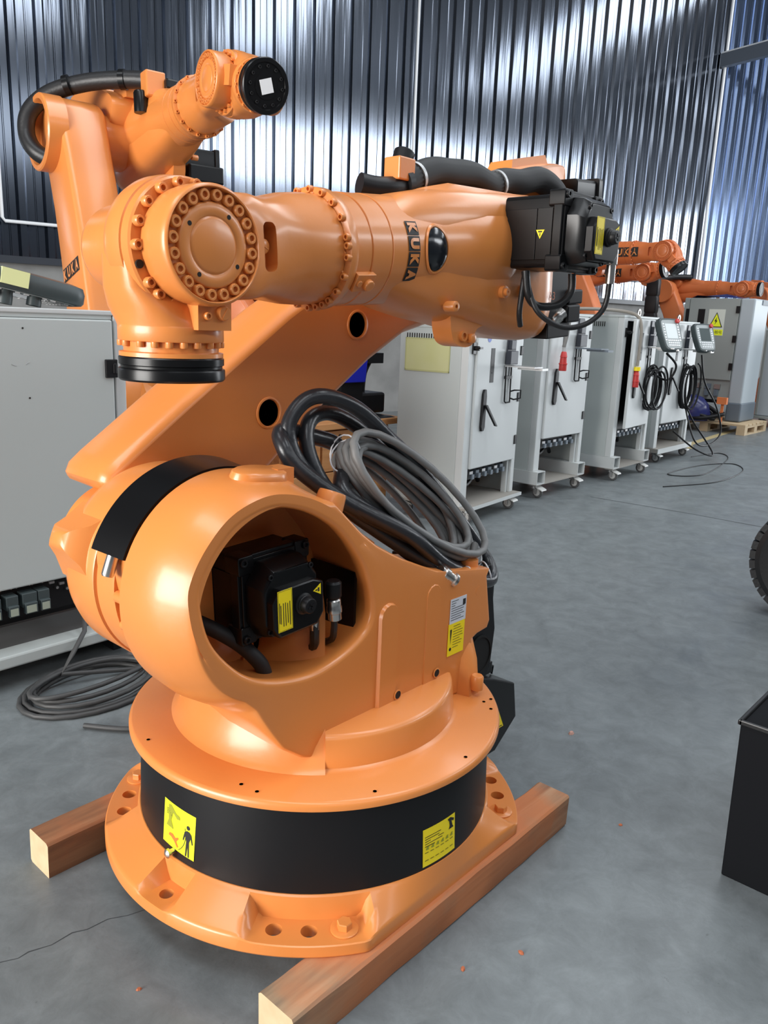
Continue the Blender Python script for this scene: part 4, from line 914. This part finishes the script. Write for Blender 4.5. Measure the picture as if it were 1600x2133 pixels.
MB().box(-.2, 1.0, -.035, .06, .095, .145).obj('dolly_bar', CAB, cL, 0, .008)
MB().box(-.2, 1.0, .06, .62, .11, .13).obj('tray', mat('tray_dark', (.09, .09, .09), .8), cL, 0)
MB().box(-.1, -.02, .02, .58, 0, .11).obj('skid', BLACKM, cL, 0); MB().box(.88, .95, .06, .58, 0, .11).obj('skid', BLACKM, cL, 0)
# ---------------------------------------------------------------- cables
def coil(name, label, c, d1, d2, a, b, turns, r, m, jit, seed, lift=0., group=None, n=22, seg=9, extra=None):
    rr = random.Random(seed); pts = []; d1 = Vector(d1).normalized(); d2 = Vector(d2).normalized(); nn = d1.cross(d2).normalized()
    ph = [rr.uniform(0, 6.28) for _ in range(6)]
    tot = turns * n
    ja = [rr.uniform(-jit, jit) for _ in range(turns + 1)]; jb = [rr.uniform(-jit, jit) for _ in range(turns + 1)]; jn = [rr.uniform(-1, 1) for _ in range(turns + 1)]
    for k in range(tot + 1):
        t = k / n; i = int(t); f = t - i; f = f * f * (3 - 2 * f); i2 = min(i + 1, turns)
        A_ = a + ja[min(i, turns)] * (1 - f) + ja[i2] * f; B_ = b + jb[min(i, turns)] * (1 - f) + jb[i2] * f
        H_ = lift * ((jn[min(i, turns)] * (1 - f) + jn[i2] * f) * .5 + (k / tot) - .5)
        th = 2 * math.pi * t
        pts.append(Vector(c) + d1 * (A_ * math.cos(th)) + d2 * (B_ * math.sin(th)) + nn * H_)
    if extra: pts = [Vector(p) for p in extra] + pts
    o = MB().tube([tuple(p) for p in pts], r, seg).obj(name, m, None, 60)
    return tag(o, label, 'cable', group)
GD1 = (.43, -.14, -.33); GD2 = (.42, .42, .62)
g = coil('cable_coil', 'coil of grey cable tied up on the back of the large robot', (.232, -.085, .945), GD1, GD2, .235, .105, 14, .0105, GREYCAB, .032, 5, .11)
def cable(name, label, pts, r, m, n=8, seg=12, cat='cable', group=None, parent=None):
    o = MB().tube(pts, r, seg, n=n).obj(name, m, parent, 60)
    return tag(o, label, cat, group) if not parent else o
bk = cable('cable_coil', 'thick black cable looped high behind the grey coil on the robot', [(.40, -.20, .735), (.25, -.21, .80), (.12, -.19, .90), (.0, -.10, .98), (-.08, -.02, 1.06), (-.10, .02, 1.15), (-.06, .02, 1.215), (.0, .0, 1.235), (.10, -.02, 1.20), (.21, -.03, 1.12), (.31, -.06, 1.03), (.42, -.10, .90), (.50, -.13, .80), (.52, -.17, .74), (.47, -.215, .71), (.36, -.225, .735), (.22, -.20, .80), (.08, -.13, .90), (-.02, -.05, 1.0), (-.05, .0, 1.10), (-.02, .03, 1.17), (.06, .04, 1.185), (.16, .03, 1.14), (.28, 0, 1.04), (.40, -.06, .92), (.48, -.11, .82), (.47, -.16, .76), (.40, -.19, .74)], .0195, BLACKCAB)
bk2 = cable('cable_coil', 'second thick black cable bundled behind the first loop on the robot', [(.30, -.18, .80), (.12, -.16, .90), (-.02, -.09, .99), (-.11, -.03, 1.07), (-.13, 0, 1.12), (-.10, .04, 1.15), (-.0, .05, 1.13), (.08, .03, 1.10), (.05, -.02, 1.05), (.0, -.08, 1.0), (.10, -.14, .92), (.25, -.18, .82), (.38, -.19, .74)], .021, BLACKCAB)
def tie(p, r, ax_, nm='cable_tie'):
    q_ = Vector(ax_).to_track_quat('Z', 'Y').to_matrix().to_4x4(); q_.translation = Vector(p)
    o = MB().tube([tuple(q_ @ Vector((r * math.cos(R(a)), r * 1.3 * math.sin(R(a)), .004 * math.sin(R(2 * a))))) for a in range(0, 360, 20)], .0022, 6, closed=True).obj(nm, TIE, g)
    return o
tie((.045, -.03, 1.085), .035, (.4, .2, -.3)); tie((.07, -.01, 1.082), .04, (.8, .5, -.1)); tie((.44, -.21, .735), .026, (.9, -.1, .1)); tie((.33, -.225, .748), .024, (.9, 0, -.3))
plg = MB().lathe([(.014, 0), (.014, .01), (.018, .012), (.018, .03), (.015, .032), (.015, .05), (.020, .052), (.020, .062), (.012, .066), (0, .066)], 20, T(.20, -.235, .80) @ RY(125) @ RX(10)).obj('silver_connector', SILVER, bk)
MB().lathe([(.011, 0), (.011, .02), (.013, .022), (.013, .035), (0, .035)], 16, T(.27, -.225, .755) @ RY(100)).obj('brass_connector', BRASS, bk)
# cable heap on the floor under the left cabinet
coil('cable_coil', 'grey-black cable heap on the floor under the left cabinet', (.02, 1.26, .03), (1, .08, 0), (-.08, 1, 0), .26, .16, 7, .0095, mat('floor_cable', (.045, .045, .045), .55), .05, 11, .05,
     extra=[(.12, 1.50, .22), (.08, 1.43, .17), (.0, 1.38, .11), (-.06, 1.36, .05)])
cable('loose_cable', 'single dark cable curving over the floor towards the robot base', [(-.16, 1.0, .012), (-.05, .86, .012), (.1, .80, .012), (.25, .84, .012), (.36, .95, .012), (.42, 1.06, .012)], .009, mat('floor_cable', (.045, .045, .045), .55))
# pendant cables on the two doors
def door_coil(label, c, seed, a=.20, b=.115): return coil('cable_coil', label, c, (0, 0, 1), (1, -.25, 0), a, b, 8, .0095, BLACKM, .03, seed, .10)
MCw = T(5.73, 1.98, 0) @ RZ(2) @ MhC; MDw = T(7.18, 2.18, 0) @ RZ(1) @ MhD
pc = MCw @ Vector((-dwC + .52, -.09, dhC * .36)); door_coil('black cable coil hanging on the door standing ajar', tuple(pc), 3)
pd = MDw @ Vector((-dwD + .50, -.09, dhD * .36)); door_coil('black cable coil hanging on the last white cabinet', tuple(pd), 8, .24, .12)
q1 = MCw @ Vector((-dwC + .53, -.18, dhC * .70)); q2 = MCw @ Vector((-dwC + .50, -.08, dhC * .50))
cable('pendant_lead', 'short black lead from the pale-screened pendant to its coil', [tuple(q1), tuple(q1 + Vector((.12, -.06, -.12))), tuple(q1 + Vector((.10, 0, -.26))), tuple(q2)], .011, BLACKM)
q1 = MDw @ Vector((-dwD + .55, -.18, dhD * .70))
cable('pendant_lead', 'long black lead drooping from the dim pendant nearly to the floor', [tuple(q1), tuple(q1 + Vector((.06, -.05, -.3))), tuple(q1 + Vector((.35, -.12, -.6))), tuple(q1 + Vector((.5, -.15, -.9))), tuple(q1 + Vector((.2, -.14, -1.02))), tuple(q1 + Vector((-.15, -.1, -.95))), tuple(pd + Vector((0, 0, -.22))), tuple(pd + Vector((.1, -.08, -.4))), tuple(q1 + Vector((.2, -.2, -1.12))), tuple(q1 + Vector((-.1, -.1, -1.05))), tuple(q1 + Vector((-.3, .1, -.85)))], .010, BLACKM)
cable('loose_cable', 'thin black wire lying in loops on the floor before the cabinets', [(5.9, 1.5, .005), (6.6, 1.25, .005), (7.5, 1.3, .005), (7.9, 1.55, .005), (7.4, 1.75, .005), (6.6, 1.75, .005), (6.9, 1.5, .005), (8.2, 1.7, .005), (8.6, 1.95, .005), (8.0, 2.05, .005)], .005, BLACKM)

# ---------------------------------------------------------------- things at the right edge
wh = empty('forklift', (3.05, -.50, .31), 0, 'vehicle of which only a black ribbed tyre shows at the right edge', 'vehicle')
MB().box(-.35, 1.9, -1.5, -.30, .12, 1.15).box(-.2, 1.2, -1.4, -.4, 1.15, 1.5).obj('chassis', BLACKM, wh, 0, .03)
MB().lathe([(.17, -.10), (.26, -.115), (.285, -.10), (.29, 0), (.285, .10), (.26, .115), (.17, .10)], 64, RZ(8) @ XAX).obj('tyre', RUBBER, wh)
lug = MB().box(-.10, .10, -.021, .021, .282, .312).mesh('tread_lug')
for k in range(36): mobj('tread_lug', lug, RUBBER, wh, 0, M=RZ(8) @ RX(k * 10))
MB().lathe([(.05, -.06), (.17, -.08), (.17, .08), (.05, .06)], 32, RZ(8) @ XAX).obj('rim', STEEL, wh)
bx = empty('steel_box', (.66, -.895, 0), 0, 'black steel box at the lower right edge', 'box')
MB().loft([[(0, 0, .0), (0, -.6, 0), (.55, -.6, 0), (.55, 0, 0)], [(-.012, .006, .455), (-.012, -.61, .455), (.56, -.61, .455), (.56, .006, .455)]]).obj('box_body', BOXBLK, bx, 0, .004)
MB().box(-.018, -.008, -.61, .010, .448, .462).box(-.018, .57, .0, .012, .448, .462).obj('box_rim', BLACK, bx, 0, .003)
MB().tube([(-.012, -.128, .09), (-.03, -.122, .105), (-.03, -.130, .125), (-.022, -.125, .145), (-.008, -.135, .15)], .0035, 6, n=4).obj('box_latch', STEEL, bx)

# ---------------------------------------------------------------- desk behind the robot
dk = empty('wooden_desk', (2.15, 2.62, 0), 0, 'pine desk with drawers behind the robot, beside the nearest cabinet', 'desk')
MB().box(-.05, 1.22, -.03, .65, .655, .70).obj('desk_top', DESKW, dk, 0, .004)
MB().box(0, 1.1, .03, .6, 0, .655).obj('carcass', DESKW, dk, 0)
for x0, x1, kx in ((.02, .36, .30), (.38, .72, .5), (.74, 1.08, .80)):
    dr = MB().box(x0, x1, .005, .03, .35, .64).obj('drawer_front', DESKW, dk, 0, .003)
    MB().lathe([(.013, 0), (.013, .012), (0, .012)], 14, T((x0 + x1) / 2, .005, .60) @ YAX).obj('drawer_knob', BLACK, dr)
    MB().box(x0, x1, .005, .03, .04, .34).obj('cupboard_front', DESKW, dk, 0, .003)
mt_ = MB().loft([[(2.72, 2.62, .701), (3.3, 2.62, .701), (3.3, 3.2, .701), (2.72, 3.2, .701)], [(2.74, 2.64, .712), (3.27, 2.64, .712), (3.3, 3.2, .712), (2.74, 3.2, .712)]]).obj('rubber_mat', BLACKM, None, 0); tag(mt_, 'black rubber mat on the pine desk', 'mat')
tp = MB().lathe([(.03, 0), (.045, 0), (.045, .05), (.03, .05), (.03, 0)], 28, T(2.80, 2.70, .713)).obj('tape_roll', YELLOW, None); tag(tp, 'roll of yellow tape on the black desk mat', 'tape')
bn = empty('storage_bin', (3.0, 2.9, .713), 0, 'dark blue plastic bin on the desk behind the robot', 'bin')
MB().loft([[(-.16, -.14, .25), (.10, -.14, .25), (.10, .14, .25), (-.16, .14, .25)], [(-.17, -.15, .44), (.11, -.15, .44), (.11, .15, .44), (-.17, .15, .44)]]).obj('bin_body', BLUE, bn, 0, .006)
MB().box(-.14, .09, -.12, .12, 0, .25).obj('bin_stand', BLACKM, bn, 0)
sp_ = empty('desk_machine', (3.25, 2.95, .713), 0, 'black machine with an upright handle on the desk', 'machine')
MB().box(-.14, .14, -.14, .16, 0, .16).obj('machine_body', BLACKM, sp_, 0, .02)
MB().tube([(0, 0, .14), (.02, 0, .3), (.08, 0, .40)], .03, 10, n=4).box(.02, .2, -.05, .05, .38, .46).obj('machine_arm', BLACKM, sp_, 30)

# ---------------------------------------------------------------- more robots
def solve(a5w, rotz, phi, q):
    A3 = Vector((-.35 + 1.25 * math.sin(R(phi)), 0, .75 + 1.25 * math.cos(R(phi)))); M3_ = Matrix.Translation(A3) @ RY(-q); a5 = M3_ @ Vector((-1.1, 0, .055))
    w_ = RZ(rotz) @ a5; return (a5w[0] - w_.x, a5w[1] - w_.y, a5w[2] - w_.z)
def bolt_ring(parent, pts, r, h, m):
    mb = MB()
    for M in pts: mb.hexbolt(r, h, M, seg=8)
    o = mb.obj('bolt_ring', m, parent); o['kind'] = 'stuff'; return o
def far_robot(label, a5w, rotz, phi, q, a4, a5, m=ORANGE, lower=False, name='industrial_robot', tile='wrist', stand=True):
    loc = solve(a5w, rotz, phi, q)
    r = empty(name, loc, R(rotz), label, 'robot', 'orange robots in the background')
    P_ = robot(r, phi, q, a4, a5, False, m, lower)
    bolt_ring(P_['wrist_arm'], [T(.0895 * math.cos(R(a)), -.137, .0895 * math.sin(R(a))) @ YAX for a in range(0, 360, 15)], .010, .012, m)
    bolt_ring(P_['forearm'], [T(-1.1 + .378, .130 * math.cos(R(a)), .055 + .130 * math.sin(R(a))) @ RY(-90) for a in range(0, 360, 20)], .0085, .012, m)
    bolt_ring(P_['wrist_hand'], [T(.1155 * math.cos(R(a)), -.064, .1155 * math.sin(R(a))) @ YAX for a in range(0, 360, 20)] + [T(.098 * math.cos(R(a)), .098 * math.sin(R(a)), -.18) @ RX(180) for a in range(0, 360, 24)], .0085, .012, m)
    if not lower:   # carried by its own base column, mostly hidden
        MB().lathe([(.45, -loc[2]), (.45, .02 - loc[2]), (.42, .06 - loc[2]), (.36, .3), (.25, .5)], 48).obj('base_column', m, r)
        MB().box(-.55, -.15, -.2, .25, .35, .95).obj('shoulder', m, r, 0, .06)
    return r, P_, loc
R2, PR2, L2 = far_robot('orange robot rearing up behind the left cabinet, its black flange high', (.99, 1.60, 2.385), 79, 14, -3, 180, 104)
# hose, bracket and motor of that robot
PR2['link_arm'].matrix_local = PR2['M'][0] @ T(0, -.03, 0) @ Matrix.Diagonal((1, 1.15, 1.12, 1))
M2_, M3_, M4_, M5_ = PR2['M']
h2 = MB().tube([tuple(M3_ @ Vector(p)) for p in ((-.03, .46, -.14), (.03, .55, -.09), (.085, .58, .0), (.085, .56, .11), (.03, .47, .20), (-.08, .33, .25), (-.22, .18, .26), (-.33, .06, .25))], .042, 16, n=7).obj('black_hose', RUBBER, R2)
for p, d in (((-.04, .40, .235), (.14, .18, -.05)), ((-.22, .18, .26), (.14, .16, 0))): clamp(tuple(M3_ @ Vector(p)), tuple((M3_.to_3x3()) @ Vector(d)), .045, .014, BLACK, 'hose_clamp', h2)
MB().box(-.42, -.34, .04, .14, .15, .27).obj('hose_bracket', ORANGE, R2, 0, .008, M=M3_)
MB().lathe([(.033, 0), (.033, .09), (.028, .1), (0, .1)], 20, T(-.36, .15, .08)).obj('bracket_cap', BLACK, R2, M=M3_)
MB().box(-.45, -.36, -.03, .05, .19, .24).obj('hose_end', BLACK, R2, 0, .01, M=M3_)
motor(R2, M3_ @ T(-.12, -.12, -.09) @ YAX, 'elbow_motor', .22, .18, False)
MB().box(-.3, -.16, -.32, -.12, -.19, -.10).obj('motor_box', BLACK, R2, 0, .01, M=M3_)
quad('white_sticker', .055, .055, WHITE, PR2['flange'], T(0, .0, -.258) @ RX(180) @ RZ(20), .002)
fb = MB().hexbolt(.007, .005).mesh('bolt')
for k in range(12): mobj('bolt', fb, BLACKM, PR2['flange'], 38, M=T(.074 * math.cos(R(30 * k)), .074 * math.sin(R(30 * k)), -.254) @ RX(180))
lw = lambda u, v, h=.001: Vector((.52 - v, .451 + h, .05 + u))
kuka_plate(PR2['link_arm'], lambda u, v, h=.001: Vector((.55 + u, .4505 + h, .06 - v)), .055, .06)
MB().lathe([(.07, 0), (.07, .002), (0, .002)], 32, T(.28, .4505, .0) @ RX(-90)).obj('round_opening', HOLE, PR2['link_arm'])  # flat dark disc, the opening's shade as colour

def zrobot(label, a5w, rotz, phi, q, a4, a5, m=ORANGE_OLD): return far_robot(label, a5w, rotz, phi, q, a4, a5, m)
R3, P3, L3 = zrobot('upper of two orange robot arms in front of the wall, wrist bent down', (7.75, 2.52, 2.30), 90, 24, 0, 180, 140)
kuka_plate(P3['forearm'], lambda u, v, h=.001: Vector((-1.1 + .47 - v, (.133 + h) * math.cos(u / .133), .055 + (.133 + h) * math.sin(u / .133))), .085, .09, True)
lk = P3['link_arm']
MB().box(.30, 1.0, .4505, .452, -.035, .035).obj('url_strip', mat('dark_red_strip', (.16, .03, .012), .5), lk, 0)
lettering('www.yeexingba.com', .075, mat('strip_letters', (.75, .42, .28), .5), lk, T(.65, .4535, .0) @ RX(-90) @ RZ(180) @ RX(0), name='lettering')
R4, P4, L4 = zrobot('lower orange robot arm under the upper one, black flange facing the aisle', (9.02, 3.32, 2.165), 90, 30, 0, 180, 80)
kuka_plate(P4['forearm'], lambda u, v, h=.001: Vector((-1.1 + .47 - v, (.133 + h) * math.cos(u / .133), .055 + (.133 + h) * math.sin(u / .133))), .085, .09, True)
quad('white_sticker', .07, .07, WHITE, P4['flange'], T(0, 0, -.258) @ RX(180) @ RZ(15), .002)
R5, P5, L5 = zrobot('orange robot with a black hose at its elbow behind the tall grey cabinet', (11.85, 3.0, 2.11), 90, 20, 0, 180, 90)
h5 = MB().tube([tuple(P5['M'][1] @ Vector(p)) for p in ((.02, .46, -.16), (.13, .52, -.1), (.17, .52, .04), (.10, .46, .16), (-.08, .3, .22), (-.3, .12, .23))], .045, 12, n=6).obj('black_hose', RUBBER, R5)
MB().lathe([(.13, 0), (.17, .0), (.175, .02), (.17, .06), (.13, .06)], 32, T(1.25, .45, 0) @ RX(-90)).obj('hub_rim', ORANGE_OLD, P5['link_arm'])
R6, P6, L6 = zrobot('orange robot at the far right edge behind the tall grey cabinet', (14.3, 2.3, 2.25), 75, 30, -5, 180, 90)
R7, P7, L7 = zrobot('dark orange robot in the shade behind the desk', (3.45, 3.35, 1.75), 110, 35, 3, 0, 20)
# black bellows stack behind the white cabinets
bs = empty('bellows_stack', (10.05, 3.66, 0), R(10), 'tall black bellows column behind the last white cabinet', 'bellows')
for k in range(9): MB().loft([[(x * s, y * s, .24 * k + dz) for x, y in rbox(.085, .085, .02)] for s, dz in ((.9, 0), (1, .03), (1, .20), (.9, .238))]).obj('bellows_fold', BLACKM, bs, 40)

# ---------------------------------------------------------------- tall grey cabinet on a pallet
cE = empty('controller_cabinet', (11.0, 2.53, .16), 0, 'tall dark grey cabinet with a yellow lightning sign, standing on a pallet', 'cabinet', 'grey control cabinets')
MB().box(.02, .62, .10, 1.02, .30, 1.78).obj('housing', CABD, cE, 0)
MB().box(-.01, .62, -.0, .20, .26, 1.78).obj('corner_post', CABB, cE, 0, .02)
MB().box(-.02, .63, -.01, .21, .0, .28).obj('plinth', FOOT, cE, 0, .02)
MB().box(.30, .62, -.012, .0, 1.70, 1.77).obj('grey_patch', FOOT, cE, 0)
MB().box(.0, .62, .95, 1.03, .0, 1.78).obj('corner_post', CABD, cE, 0, .01)
dE = MB().box(-.015, .02, .21, .94, .60, 1.775).obj('door', CABD, cE, 0, .004)
for z in (.80, 1.2, 1.62): MB().box(-.03, -.01, .20, .25, z - .05, z + .05).obj('hinge', BLACKM, dE, 0)
MB().box(-.02, -.0, .70, .80, 1.35, 1.62).obj('label_strip', BLACKM, dE, 0)
MB().box(-.02, -.0, .945, .99, .9, 1.62).obj('dark_gap', BLACKM, cE, 0)  # black strip painted in for the shade beside the door
sg = MB().box(-.018, -.0152, .40, .64, 1.24, 1.62).obj('warning_sign', mat('sign_paper', (.62, .65, .58), .5), dE, 0)
MB().box(-.0195, -.018, .405, .635, 1.245, 1.33).obj('sign_band', YGREEN, dE, 0)
YZ = Matrix(((0, 0, -1, 0), (-1, 0, 0, 0), (0, 1, 0, 0), (0, 0, 0, 1)))
MB().prism([(-.62, 1.36), (-.42, 1.36), (-.52, 1.58)], .0185, .0195, YZ).obj('sign_triangle', INK, dE, 0)
MB().prism([(-.60, 1.372), (-.44, 1.372), (-.52, 1.556)], .0195, .0205, YZ).obj('sign_triangle', YGREEN, dE, 0)
MB().prism([(-.51, 1.51), (-.545, 1.445), (-.525, 1.445), (-.535, 1.395), (-.50, 1.46), (-.518, 1.46)], .0205, .0215, YZ).obj('lightning_bolt', INK, dE, 0)
lettering('\u5f53\u5fc3\u89e6\u7535', .052, INK, dE, T(-.0200, .52, 1.288) @ Matrix(((0, 0, -1, 0), (-1, 0, 0, 0), (0, 1, 0, 0), (0, 0, 0, 1))), name='lettering')
MB().box(.03, .06, .21, .94, .25, .60).obj('connector_panel', BLACKM, cE, 0)
for k, y in enumerate((.34, .48, .62, .76)): MB().box(-.01, .03, y, y + .09, .46, .53).obj('connector', FOOT if k % 2 else STEEL, cE, 0); MB().box(-.05, .03, y + .02, y + .07, .36, .45).obj('connector_hood', FOOT, cE, 0)
pt = empty('wooden_pallet', (10.75, 2.35, 0), 0, 'pale wooden pallet under the tall grey cabinet', 'pallet')
for k in range(6): MB().box(0 + .17 * k, .13 + .17 * k, 0, 1.2, .125, .155).obj('deck_board', WOODP, pt, 0, .003)
for y in (0, .54, 1.08):
    for x in (0, .43, .86): MB().box(x, x + .12, y, y + .12, .02, .10).obj('block', WOODP, pt, 0)
    MB().box(0, .98, y, y + .12, .10, .125).obj('stringer', WOODP, pt, 0); MB().box(0, .98, y, y + .12, 0, .02).obj('runner', WOODP, pt, 0)
blp = MB().loft([[(11.05 + .1 * k, 2.75 + .02 * math.sin(k), 1.945), (11.05 + .1 * k, 3.0, 1.955 + .05 * abs(math.sin(k * 1.7))), (11.05 + .1 * k, 3.4, 1.95 + .03 * abs(math.cos(k * 2.1))), (11.05 + .1 * k, 3.48, 1.945)] for k in range(6)], cap0=False, cap1=False, closed=False).obj('plastic_sheet', BLUEF, None, 60); tag(blp, 'crumpled dark blue plastic sheet on top of the tall grey cabinet', 'plastic sheet')
cable('cable_coil', 'tangle of black cables and parts on the pallet beside the tall cabinet', [(10.8, 3.6, .2), (10.6, 3.2, .3), (10.7, 2.8, .2), (10.85, 3.1, .35), (10.7, 3.5, .25), (10.6, 3.0, .2), (10.8, 2.7, .28), (10.75, 3.3, .18), (10.6, 3.6, .3), (10.7, 3.0, .4), (10.9, 2.75, .2)], .03, BLACKM)
bg = MB().loft([[(10.72 + .16 * math.cos(R(a)) * s, 3.15 + .28 * math.sin(R(a)) * s, z) for a in range(0, 360, 30)] for s, z in ((.9, .157), (1.05, .25), (.9, .40), (.55, .50), (.2, .53))]).obj('plastic_bag', BLUEF, None, 50); tag(bg, 'dark blue plastic bag bulging on the pallet', 'bag')
lb = MB().box(10.74, 10.80, 2.66, 2.80, .42, .52).box(10.76, 10.78, 2.70, 2.74, .16, .42).obj('orange_tag', COPPER, None, 0); tag(lb, 'small bright orange tag beside the tall cabinet plinth', 'tag')
cF = empty('controller_cabinet', (12.25, 1.72, 0), R(-6), 'pale blue-grey cabinet on casters cut off by the right edge', 'cabinet', 'grey control cabinets')
MB().box(0, .6, 0, 1.02, .17, 1.52).obj('housing', CABB, cF, 0, .01); MB().box(-.005, .6, .98, 1.03, .17, 1.52).obj('corner_post', CABD, cF, 0, .01)
MB().box(-.1, .7, -.05, 1.07, .13, .165).obj('tray', CABD, cF, 0)
for y in (.1, .92): caster(cF, .0, y, h=.13)

# ---------------------------------------------------------------- small debris on the floor
CHIP = mat('brick_red_chip', (.42, .12, .05), .8)
for i, (x, y, s, nm) in enumerate(((1.054, -.224, .012, 'pale brick-red chip lying alone on the floor right of the robot'), (-.094, -.487 - .10, .007, 'small orange paint chip beside the near timber'), (.04, -.656, .007, 'brown paint chip on the floor in front of the near timber'), (.67, -.60, .006, 'tiny orange chip right of the near timber end'), (-.63, -.117, .006, 'orange paint flake on the floor front left of the robot base'))):
    rr = random.Random(i); o = MB().loft([[(s * (1 + .3 * rr.random()) * math.cos(R(a)), s * .7 * (1 + .4 * rr.random()) * math.sin(R(a)), 0) for a in range(0, 360, 60)], [(s * .7 * math.cos(R(a)), s * .5 * math.sin(R(a)), s * .6) for a in range(0, 360, 60)]]).obj('paint_chip', CHIP if i else mat('pale_chip', (.5, .28, .22), .8), None, 0, M=T(x, y, 0.0005) @ RZ(40 * i)); tag(o, nm, 'chip')
